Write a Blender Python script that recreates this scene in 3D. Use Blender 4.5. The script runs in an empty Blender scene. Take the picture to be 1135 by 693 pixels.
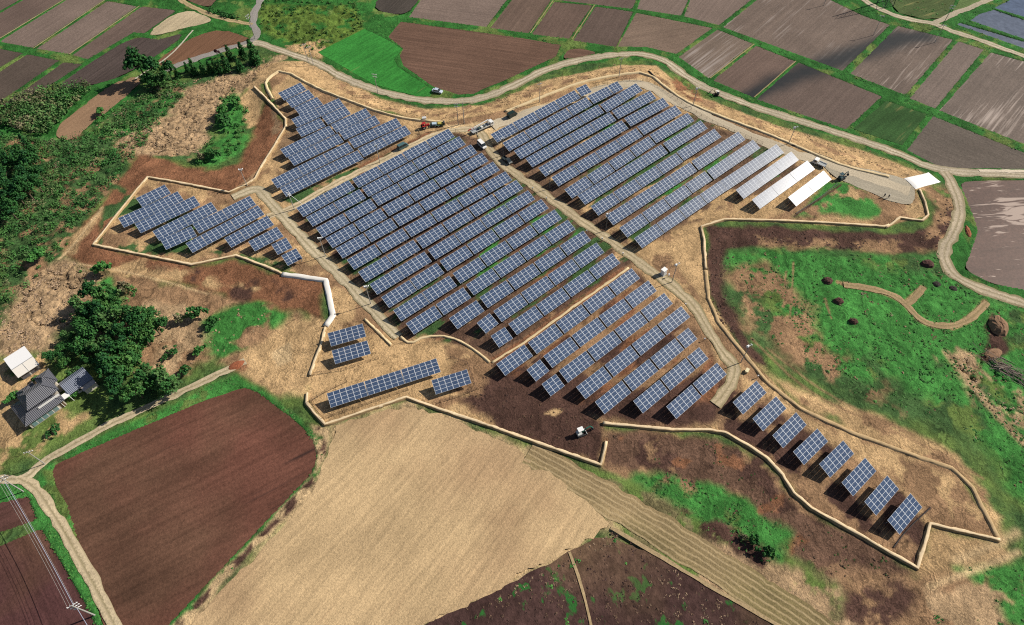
import bpy, bmesh, math, random
import numpy as np
from mathutils import Vector, Matrix
from mathutils.geometry import delaunay_2d_cdt
R = math.radians
random.seed(7); rng = np.random.default_rng(7)
scene = bpy.context.scene
C = scene.collection

# ------------------------------------------------------------------ camera, light, exposure
CAM_F, CAM_PITCH, CAM_ROLL, CAM_H = 719.97, R(53.6776), R(-0.7633), 157.53     # focal length in photo pixels
cd = bpy.data.cameras.new('camera'); cam = bpy.data.objects.new('camera', cd); C.objects.link(cam)
cd.sensor_width = 36; cd.lens = CAM_F / 1135 * 36; cd.clip_end = 6000; cd.clip_start = 1
F = Vector((0, math.cos(CAM_PITCH), -math.sin(CAM_PITCH))); RX = Vector((1, 0, 0)); UP = RX.cross(F)
RT = RX * math.cos(CAM_ROLL) + UP * math.sin(CAM_ROLL); UP = UP * math.cos(CAM_ROLL) - RX * math.sin(CAM_ROLL)
cam.matrix_world = Matrix(((RT.x, UP.x, -F.x, 0), (RT.y, UP.y, -F.y, 0), (RT.z, UP.z, -F.z, CAM_H), (0, 0, 0, 1)))
scene.camera = cam

SUN_AZ, SUN_EL = R(22), R(37.5)          # direction towards the sun, azimuth from +x
w = bpy.data.worlds.new('World'); scene.world = w; w.use_nodes = True
nt = w.node_tree; bg = nt.nodes['Background']
sky = nt.nodes.new('ShaderNodeTexSky'); sky.sky_type = 'NISHITA'; sky.sun_disc = False
sky.sun_elevation = SUN_EL; sky.sun_rotation = math.pi / 2 - SUN_AZ
nt.links.new(sky.outputs[0], bg.inputs[0]); bg.inputs[1].default_value = 0.056
sd_ = bpy.data.lights.new('sun', 'SUN'); sd_.energy = 4.8; sd_.angle = R(0.5); sd_.color = (1, .93, .82)
sun = bpy.data.objects.new('sun', sd_); C.objects.link(sun); sun.location = (0, 0, 300)
sdir = Vector((math.cos(SUN_EL) * math.cos(SUN_AZ), math.cos(SUN_EL) * math.sin(SUN_AZ), math.sin(SUN_EL)))
sun.rotation_euler = sdir.to_track_quat('Z', 'Y').to_euler()
vs = scene.view_settings
vs.view_transform = 'Standard'; vs.look = 'None'; vs.gamma = 1; vs.exposure = 0.32; vs.use_curve_mapping = False
scene.cycles.max_bounces = 5; scene.cycles.diffuse_bounces = 2; scene.cycles.glossy_bounces = 2
scene.cycles.use_denoising = False
scene.cycles.filter_width = 1.1

# ------------------------------------------------------------------ noise and distances (numpy)
_LAT = rng.random((256, 256)).astype(np.float32)
def vnoise(x, y, s, seed=0):
    x = np.asarray(x, np.float32) / s + seed * 17.31; y = np.asarray(y, np.float32) / s + seed * 9.77
    xi = np.floor(x).astype(np.int32); yi = np.floor(y).astype(np.int32)
    fx = x - xi; fy = y - yi; fx = fx * fx * (3 - 2 * fx); fy = fy * fy * (3 - 2 * fy)
    a = _LAT[xi & 255, yi & 255]; b = _LAT[(xi + 1) & 255, yi & 255]; c = _LAT[xi & 255, (yi + 1) & 255]; d = _LAT[(xi + 1) & 255, (yi + 1) & 255]
    return (a + (b - a) * fx) * (1 - fy) + (c + (d - c) * fx) * fy
def fbm(x, y, s, seed=0, o=3):
    t = 0; amp = 1; n = 0
    for k in range(o):
        t = t + amp * vnoise(x, y, s / 2.03 ** k, seed + k * 3); n += amp; amp *= .55
    return t / n - .5
def seg_dist(x, y, P, closed):
    d = np.full(x.shape, 1e9, np.float32); n = len(P)
    for i in range(n if closed else n - 1):
        ax, ay = P[i]; bx, by = P[(i + 1) % n]; ex, ey = bx - ax, by - ay; L2 = ex * ex + ey * ey + 1e-9
        t = np.clip(((x - ax) * ex + (y - ay) * ey) / L2, 0, 1)
        d = np.minimum(d, (x - ax - t * ex) ** 2 + (y - ay - t * ey) ** 2)
    return np.sqrt(d)
def sdf(x, y, P):
    d = seg_dist(x, y, P, True); ins = np.zeros(x.shape, bool); n = len(P)
    for i in range(n):
        ax, ay = P[i]; bx, by = P[(i + 1) % n]
        if ay == by: continue
        ins ^= ((ay > y) != (by > y)) & (x < (bx - ax) * (y - ay) / (by - ay) + ax)
    return np.where(ins, -d, d)
def sstep(a, b, x):
    t = np.clip((x - a) / (b - a), 0, 1); return t * t * (3 - 2 * t)

# ------------------------------------------------------------------ photo point -> ground point
CX, CY = 1135 / 2, 693 / 2
def ray(px, py): return F + RT * ((px - CX) / CAM_F) - UP * ((py - CY) / CAM_F)
def flat(px, py, z=0.0):
    d = ray(px, py); t = (z - CAM_H) / d.z
    return Vector((d.x * t, d.y * t, z))
SITE_PX = [(302,105),(297,87),(313,77),(352,99),(418,124),(493,136),(560,122),(641,92),(715,80),(768,117),(860,152),(940,186),(1012,205),(1028,239),(979,252),(802,244),(776,252),(782,324),(820,387),(887,453),(994,498),(1055,519),(1107,599),(1030,581),(1016,630),(899,564),(860,519),(799,480),(668,470),(672,489),(666,517),(451,441),(361,472),(341,440),(369,350),(361,311),(262,284),(213,294),(104,272),(164,197),(254,214),(290,185),(317,137)]
SITE = [tuple(flat(*q)[:2]) for q in SITE_PX]
def height(x, y):
    x = np.asarray(x, np.float32); y = np.asarray(y, np.float32)
    s = sdf(x, y, SITE)
    north = sstep(165, 215, y + .12 * x)
    drop = (2.2 * north + .5 * (1 - north)) * sstep(0.5, 11, s)
    return -drop + .5 * fbm(x, y, 60, 3, 2) * sstep(0, 6, s) * (1 - north)
def hz(x, y): return float(height(np.array([x]), np.array([y]))[0])
def at(px, py, dz=0.0):
    z = 0.0
    for _ in range(4):
        p = flat(px, py, z + dz); z = hz(p.x, p.y)
    p = flat(px, py, z + dz); return p
def G(px, py): p = at(px, py); p.z = hz(p.x, p.y); return p
def poly(pts): return [tuple(at(*q)[:2]) for q in pts]

# ------------------------------------------------------------------ materials
MATS = {}
def nodes(name):
    m = bpy.data.materials.new(name); m.use_nodes = True; n = m.node_tree.nodes; n.clear()
    o = n.new('ShaderNodeOutputMaterial'); b = n.new('ShaderNodeBsdfPrincipled'); m.node_tree.links.new(b.outputs[0], o.inputs[0])
    return m, m.node_tree.nodes, m.node_tree.links, b
def mat(name, col, rough=.8, metal=0, var=.12, scale=3, spec=.3):
    """one colour broken by fine noise"""
    if name in MATS: return MATS[name]
    m, n, l, b = nodes(name)
    tc = n.new('ShaderNodeTexCoord'); nz = n.new('ShaderNodeTexNoise'); nz.inputs['Scale'].default_value = scale; nz.inputs['Detail'].default_value = 4
    l.new(tc.outputs['Object'], nz.inputs['Vector'])
    mx = n.new('ShaderNodeMix'); mx.data_type = 'RGBA'
    mx.inputs[6].default_value = (*[c * (1 - var) for c in col], 1); mx.inputs[7].default_value = (*[min(1, c * (1 + var)) for c in col], 1)
    l.new(nz.outputs[0], mx.inputs[0]); l.new(mx.outputs[2], b.inputs['Base Color'])
    b.inputs['Roughness'].default_value = rough; b.inputs['Metallic'].default_value = metal; b.inputs['Specular IOR Level'].default_value = spec
    MATS[name] = m; return m
def math_node(n, l, op, a, b_=None):
    k = n.new('ShaderNodeMath'); k.operation = op
    for i, v in enumerate((a, b_)):
        if v is None: continue
        if isinstance(v, (int, float)): k.inputs[i].default_value = v
        else: l.new(v, k.inputs[i])
    return k.outputs[0]

def ground_material():
    m, n, l, b = nodes('ground_soil')
    at_ = n.new('ShaderNodeAttribute'); at_.attribute_name = 'albedo'
    rg = n.new('ShaderNodeAttribute'); rg.attribute_name = 'tuft'
    geo = n.new('ShaderNodeNewGeometry')
    n1 = n.new('ShaderNodeTexNoise'); n1.inputs['Scale'].default_value = 1.5; n1.inputs['Detail'].default_value = 6; n1.inputs['Roughness'].default_value = .7
    n2 = n.new('ShaderNodeTexNoise'); n2.inputs['Scale'].default_value = .22; n2.inputs['Detail'].default_value = 5
    for k in (n1, n2): l.new(geo.outputs['Position'], k.inputs['Vector'])
    k1 = math_node(n, l, 'MULTIPLY_ADD', n1.outputs[0], 1.1); n_ = k1.node; n_.inputs[2].default_value = .45
    k2 = math_node(n, l, 'MULTIPLY_ADD', n2.outputs[0], .8); k2.node.inputs[2].default_value = .6
    n3 = n.new('ShaderNodeTexNoise'); n3.inputs['Scale'].default_value = 3.2; n3.inputs['Detail'].default_value = 3; l.new(geo.outputs['Position'], n3.inputs['Vector'])
    mp = n.new('ShaderNodeMapping'); mp.inputs['Rotation'].default_value = (0, 0, R(35)); mp.inputs['Scale'].default_value = (1.6, .09, 1)
    wp = n.new('ShaderNodeVectorMath'); wp.operation = 'MULTIPLY_ADD'; l.new(n2.outputs['Color'], wp.inputs[0]); wp.inputs[1].default_value = (14, 14, 0); l.new(geo.outputs['Position'], wp.inputs[2]); l.new(wp.outputs[0], mp.inputs['Vector'])
    n4 = n.new('ShaderNodeTexNoise'); n4.inputs['Scale'].default_value = 1; n4.inputs['Detail'].default_value = 4; l.new(mp.outputs[0], n4.inputs['Vector'])
    def mr(o, lo, hi, a, c_):
        k = n.new('ShaderNodeMapRange'); k.inputs[1].default_value = lo; k.inputs[2].default_value = hi; k.inputs[3].default_value = a; k.inputs[4].default_value = c_; l.new(o, k.inputs[0]); return k.outputs[0]
    k3 = mr(n3.outputs[0], .36, .62, .82, 1.14); k4 = mr(n4.outputs[0], .34, .54, .58, 1.14)
    f = math_node(n, l, 'MULTIPLY', math_node(n, l, 'MULTIPLY', k1, k2), math_node(n, l, 'MULTIPLY', k3, k4))
    mx = n.new('ShaderNodeVectorMath'); mx.operation = 'SCALE'
    l.new(at_.outputs['Color'], mx.inputs[0]); l.new(f, mx.inputs['Scale'])
    l.new(mx.outputs[0], b.inputs['Base Color'])
    b.inputs['Roughness'].default_value = .95; b.inputs['Specular IOR Level'].default_value = .1
    bp = n.new('ShaderNodeBump'); bp.inputs['Distance'].default_value = .5; bp.inputs['Strength'].default_value = .8
    l.new(n1.outputs[0], bp.inputs['Height']); l.new(bp.outputs[0], b.inputs['Normal'])
    return m

def field_material(name, along=.03, across=.9, contrast=.5, rough=.9, spec=.15, fine=2.5, dash=None, bump=.2, blotch=.35, dark_streak=None, coat=None, ruts=False, alt=None, stripes=None):
    """field soil: obj.color is its own colour, streaks run along the furrows (attribute fuv = along, across)"""
    m, n, l, b = nodes(name)
    oi = n.new('ShaderNodeObjectInfo'); a = n.new('ShaderNodeAttribute'); a.attribute_name = 'fuv'
    mp = n.new('ShaderNodeMapping'); mp.inputs['Scale'].default_value = (along, across, 1); l.new(a.outputs['Vector'], mp.inputs['Vector'])
    st = n.new('ShaderNodeTexNoise'); st.inputs['Scale'].default_value = 1; st.inputs['Detail'].default_value = 4; l.new(mp.outputs[0], st.inputs['Vector'])
    fn = n.new('ShaderNodeTexNoise'); fn.inputs['Scale'].default_value = fine; fn.inputs['Detail'].default_value = 5; fn.inputs['Roughness'].default_value = .75; l.new(a.outputs['Vector'], fn.inputs['Vector'])
    bl = n.new('ShaderNodeTexNoise'); bl.inputs['Scale'].default_value = .06; bl.inputs['Detail'].default_value = 3; l.new(a.outputs['Vector'], bl.inputs['Vector'])
    def c(o, k): r = math_node(n, l, 'MULTIPLY_ADD', o, 2 * k); r.node.inputs[2].default_value = 1 - k; return r
    f = math_node(n, l, 'MULTIPLY', math_node(n, l, 'MULTIPLY', c(st.outputs[0], contrast), c(fn.outputs[0], .85)), c(bl.outputs[0], blotch))
    sc = n.new('ShaderNodeVectorMath'); sc.operation = 'SCALE'; l.new(oi.outputs['Color'], sc.inputs[0]); l.new(f, sc.inputs['Scale'])
    col = sc.outputs[0]
    if dash:                                    # pale broken lines of straw or painted water sheen along the drill rows
        mp2 = n.new('ShaderNodeMapping'); mp2.inputs['Scale'].default_value = dash['scale']; l.new(a.outputs['Vector'], mp2.inputs['Vector'])
        d1 = n.new('ShaderNodeTexNoise'); d1.inputs['Scale'].default_value = 1; d1.inputs['Detail'].default_value = 2; l.new(mp2.outputs[0], d1.inputs['Vector'])
        d2 = n.new('ShaderNodeTexNoise'); d2.inputs['Scale'].default_value = dash.get('area', .035); l.new(a.outputs['Vector'], d2.inputs['Vector'])
        if dash.get('warp'):
            d2.inputs['Scale'].default_value = .05
            d1.inputs['Distortion'].default_value = dash['warp']
        s = math_node(n, l, 'ADD', d1.outputs[0], d2.outputs[0])
        mr = n.new('ShaderNodeMapRange'); mr.inputs[1].default_value = dash['lo']; mr.inputs[2].default_value = dash['hi']; l.new(s, mr.inputs[0])
        mx = n.new('ShaderNodeMix'); mx.data_type = 'RGBA'; l.new(mr.outputs[0], mx.inputs[0]); l.new(col, mx.inputs[6]); mx.inputs[7].default_value = (*dash['col'], 1)
        col = mx.outputs[2]
    if alt:                                     # a second soil tone in broad drifts
        an = n.new('ShaderNodeTexNoise'); an.inputs['Scale'].default_value = .022; an.inputs['Detail'].default_value = 4; l.new(a.outputs['Vector'], an.inputs['Vector'])
        ar = n.new('ShaderNodeMapRange'); ar.inputs[1].default_value = .45; ar.inputs[2].default_value = .6; l.new(an.outputs[0], ar.inputs[0])
        s2 = n.new('ShaderNodeVectorMath'); s2.operation = 'SCALE'; s2.inputs[0].default_value = alt; l.new(f, s2.inputs['Scale'])
        ma = n.new('ShaderNodeMix'); ma.data_type = 'RGBA'; l.new(ar.outputs[0], ma.inputs[0]); l.new(col, ma.inputs[6]); l.new(s2.outputs[0], ma.inputs[7]); col = ma.outputs[2]
    if stripes:                                 # narrow pale bank edges, one above the other down the slope
        sx = n.new('ShaderNodeSeparateXYZ'); l.new(a.outputs['Vector'], sx.inputs[0])
        wb = n.new('ShaderNodeTexNoise'); wb.inputs['Scale'].default_value = .35; wb.inputs['Detail'].default_value = 3; l.new(a.outputs['Vector'], wb.inputs['Vector'])
        ph = math_node(n, l, 'FRACT', math_node(n, l, 'ADD', math_node(n, l, 'DIVIDE', sx.outputs[1], stripes), math_node(n, l, 'MULTIPLY', wb.outputs[0], .45)))
        ms = n.new('ShaderNodeMapRange'); ms.inputs[1].default_value = .12; ms.inputs[2].default_value = .02; l.new(math_node(n, l, 'ABSOLUTE', math_node(n, l, 'SUBTRACT', ph, .5)), ms.inputs[0]); ms.inputs[1].default_value = .22; ms.inputs[2].default_value = .08
        gm = n.new('ShaderNodeMix'); gm.data_type = 'RGBA'; l.new(math_node(n, l, 'MULTIPLY', ms.outputs[0], math_node(n, l, 'ADD', math_node(n, l, 'MULTIPLY', fn.outputs[0], .9), .12)), gm.inputs[0]); l.new(col, gm.inputs[6]); gm.inputs[7].default_value = (.46, .35, .2, 1); col = gm.outputs[2]
    if ruts:                                    # two worn wheel lines, a weedy strip between them and ragged shoulders
        sx = n.new('ShaderNodeSeparateXYZ'); l.new(a.outputs['Vector'], sx.inputs[0])
        e = math_node(n, l, 'ABSOLUTE', math_node(n, l, 'ADD', sx.outputs[1], math_node(n, l, 'MULTIPLY', math_node(n, l, 'SUBTRACT', fn.outputs[0], .5), 1.2)))
        dd = math_node(n, l, 'ABSOLUTE', math_node(n, l, 'SUBTRACT', e, .8))
        mr = n.new('ShaderNodeMapRange'); mr.inputs[1].default_value = .3; mr.inputs[2].default_value = .85; l.new(dd, mr.inputs[0])
        fa = math_node(n, l, 'MULTIPLY', mr.outputs[0], math_node(n, l, 'MULTIPLY', bl.outputs[0], 1.25))
        mg = n.new('ShaderNodeMix'); mg.data_type = 'RGBA'; l.new(fa, mg.inputs[0]); l.new(col, mg.inputs[6]); mg.inputs[7].default_value = (.16, .135, .06, 1); col = mg.outputs[2]
    wa = n.new('ShaderNodeAttribute'); wa.attribute_name = 'dark_streak'
    mw = n.new('ShaderNodeMix'); mw.data_type = 'RGBA'; l.new(wa.outputs['Fac'], mw.inputs[0]); l.new(col, mw.inputs[6]); mw.inputs[7].default_value = (.018, .023, .027, 1)  # dark streak mixed over the soil colour
    l.new(mw.outputs[2], b.inputs['Base Color'])
    b.inputs['Roughness'].default_value = rough; b.inputs['Specular IOR Level'].default_value = spec
    if coat: b.inputs['Coat Weight'].default_value = coat; b.inputs['Coat Roughness'].default_value = .12
    if bump:
        bp = n.new('ShaderNodeBump'); bp.inputs['Distance'].default_value = bump; bp.inputs['Strength'].default_value = .6
        l.new(math_node(n, l, 'ADD', st.outputs[0], math_node(n, l, 'MULTIPLY', fn.outputs[0], .7)), bp.inputs['Height']); l.new(bp.outputs[0], b.inputs['Normal'])
    return m

def leaf_material(name, sat=1.0):
    """leaf colour per clump comes from the attribute 'tint' (natural differences between shoots)"""
    m, n, l, b = nodes(name)
    a = n.new('ShaderNodeAttribute'); a.attribute_name = 'tint'
    l.new(a.outputs['Color'], b.inputs['Base Color'])
    b.inputs['Roughness'].default_value = .75; b.inputs['Specular IOR Level'].default_value = .12
    return m
LEAF = leaf_material('leaves')

# ------------------------------------------------------------------ mesh helpers
def link_mesh(name, me, material=None, parent=None):
    o = bpy.data.objects.new(name, me); C.objects.link(o)
    if material:
        for m_ in (material if isinstance(material, (list, tuple)) else [material]): me.materials.append(m_)
    if parent: o.parent = parent
    return o
def np_mesh(name, V, Q, attrs=()):
    """fast mesh from arrays: V (n,3), Q (m,k) faces of one size; attrs: (name, type, data) on points"""
    me = bpy.data.meshes.new(name); V = np.ascontiguousarray(V, np.float32); Q = np.ascontiguousarray(Q, np.int32)
    me.vertices.add(len(V)); me.vertices.foreach_set('co', V.ravel())
    k = Q.shape[1]; me.loops.add(Q.size); me.loops.foreach_set('vertex_index', Q.ravel())
    me.polygons.add(len(Q)); me.polygons.foreach_set('loop_start', np.arange(0, Q.size, k, dtype=np.int32))
    for nm, ty, d in attrs:
        a = me.attributes.new(nm, ty, 'POINT'); d = np.ascontiguousarray(d, np.float32)
        a.data.foreach_set({'FLOAT': 'value', 'FLOAT_VECTOR': 'vector', 'FLOAT_COLOR': 'color'}[ty], d.ravel())
    me.update(calc_edges=True); return me
class MB:
    """collects boxes, tubes and prisms, then links them as ONE mesh object"""
    def __init__(s): s.v = []; s.f = []; s.m = []
    def add(s, v, f, m=0):
        b = len(s.v); s.v += [tuple(q) for q in v]; s.f += [[b + i for i in q] for q in f]; s.m += [m] * len(f); return s
    def box(s, c, d, rz=0, m=0, rx=0, ry=0):
        M = Matrix.Translation(c) @ Matrix.Rotation(rz, 4, 'Z') @ Matrix.Rotation(ry, 4, 'Y') @ Matrix.Rotation(rx, 4, 'X')
        v = [M @ Vector((x * d[0] / 2, y * d[1] / 2, z * d[2] / 2)) for x in (-1, 1) for y in (-1, 1) for z in (-1, 1)]
        return s.add(v, [(0, 1, 3, 2), (4, 6, 7, 5), (0, 4, 5, 1), (2, 3, 7, 6), (0, 2, 6, 4), (1, 5, 7, 3)], m)
    def tube(s, p, q, r0, r1=None, n=8, m=0):
        p, q = Vector(p), Vector(q); r1 = r0 if r1 is None else r1
        z = (q - p).normalized(); x = z.orthogonal().normalized(); y = z.cross(x)
        v = [c + (x * math.cos(2 * math.pi * i / n) + y * math.sin(2 * math.pi * i / n)) * r for c, r in ((p, r0), (q, r1)) for i in range(n)]
        return s.add(v, [(i, (i + 1) % n, n + (i + 1) % n, n + i) for i in range(n)] + [tuple(range(n - 1, -1, -1)), tuple(range(n, 2 * n))], m)
    def prism(s, prof, y0, y1, m=0, inset=0.0):
        """side profile in x,z drawn out between y0 and y1"""
        n = len(prof); v = [(x, y0, z) for x, z in prof] + [(x, y1, z) for x, z in prof]
        return s.add(v, [(i, (i + 1) % n, n + (i + 1) % n, n + i) for i in range(n)] + [tuple(range(n - 1, -1, -1)), tuple(range(n, 2 * n))], m)
    def loft(s, rings, m=0, cap=True):
        n = len(rings[0]); v = [q for r in rings for q in r]
        f = [(k * n + i, k * n + (i + 1) % n, (k + 1) * n + (i + 1) % n, (k + 1) * n + i) for k in range(len(rings) - 1) for i in range(n)]
        if cap: f += [tuple(range(n - 1, -1, -1)), tuple(range((len(rings) - 1) * n, len(rings) * n))]
        return s.add(v, f, m)
    def build(s, name, material, parent=None, bevel=0, smooth=False):
        me = bpy.data.meshes.new(name); me.from_pydata(s.v, [], s.f)
        bm = bmesh.new(); bm.from_mesh(me); bmesh.ops.recalc_face_normals(bm, faces=bm.faces)
        mi = list(s.m)
        for f_, k in zip(bm.faces, mi): f_.material_index = k
        if bevel: bmesh.ops.bevel(bm, geom=list(bm.edges), offset=bevel, segments=2, affect='EDGES', clamp_overlap=True)
        if smooth:
            for f_ in bm.faces: f_.smooth = True
        bm.to_mesh(me); bm.free()
        return link_mesh(name, me, material, parent)
def tag(o, label=None, cat=None, group=None, kind=None):
    if label: o['label'] = label
    if cat: o['category'] = cat
    if group: o['group'] = group
    if kind: o['kind'] = kind
    return o
def empty(name, loc, rz=0, **k):
    o = bpy.data.objects.new(name, None); C.objects.link(o); o.location = loc; o.rotation_euler = (0, 0, rz); o.empty_display_size = .5
    return tag(o, **k)
def copy_tree(o, parent=None):
    kids = list(o.children)
    c = o.copy(); C.objects.link(c)
    if parent: c.parent = parent
    for k in kids: copy_tree(k, c)
    return c

# ------------------------------------------------------------------ the ground's own soils and grasses
GR, GD, GO = (.048, .185, .038), (.048, .10, .032), (.11, .165, .042)
DYKE = (.030, .125, .024)
TAN, PALE, RED, DARK, MID = (.43, .285, .145), (.53, .38, .21), (.21, .098, .052), (.078, .042, .032), (.26, .158, .087)
REED, STRAWC, GREY = (.36, .245, .14), (.47, .335, .185), (.36, .31, .22)
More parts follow.
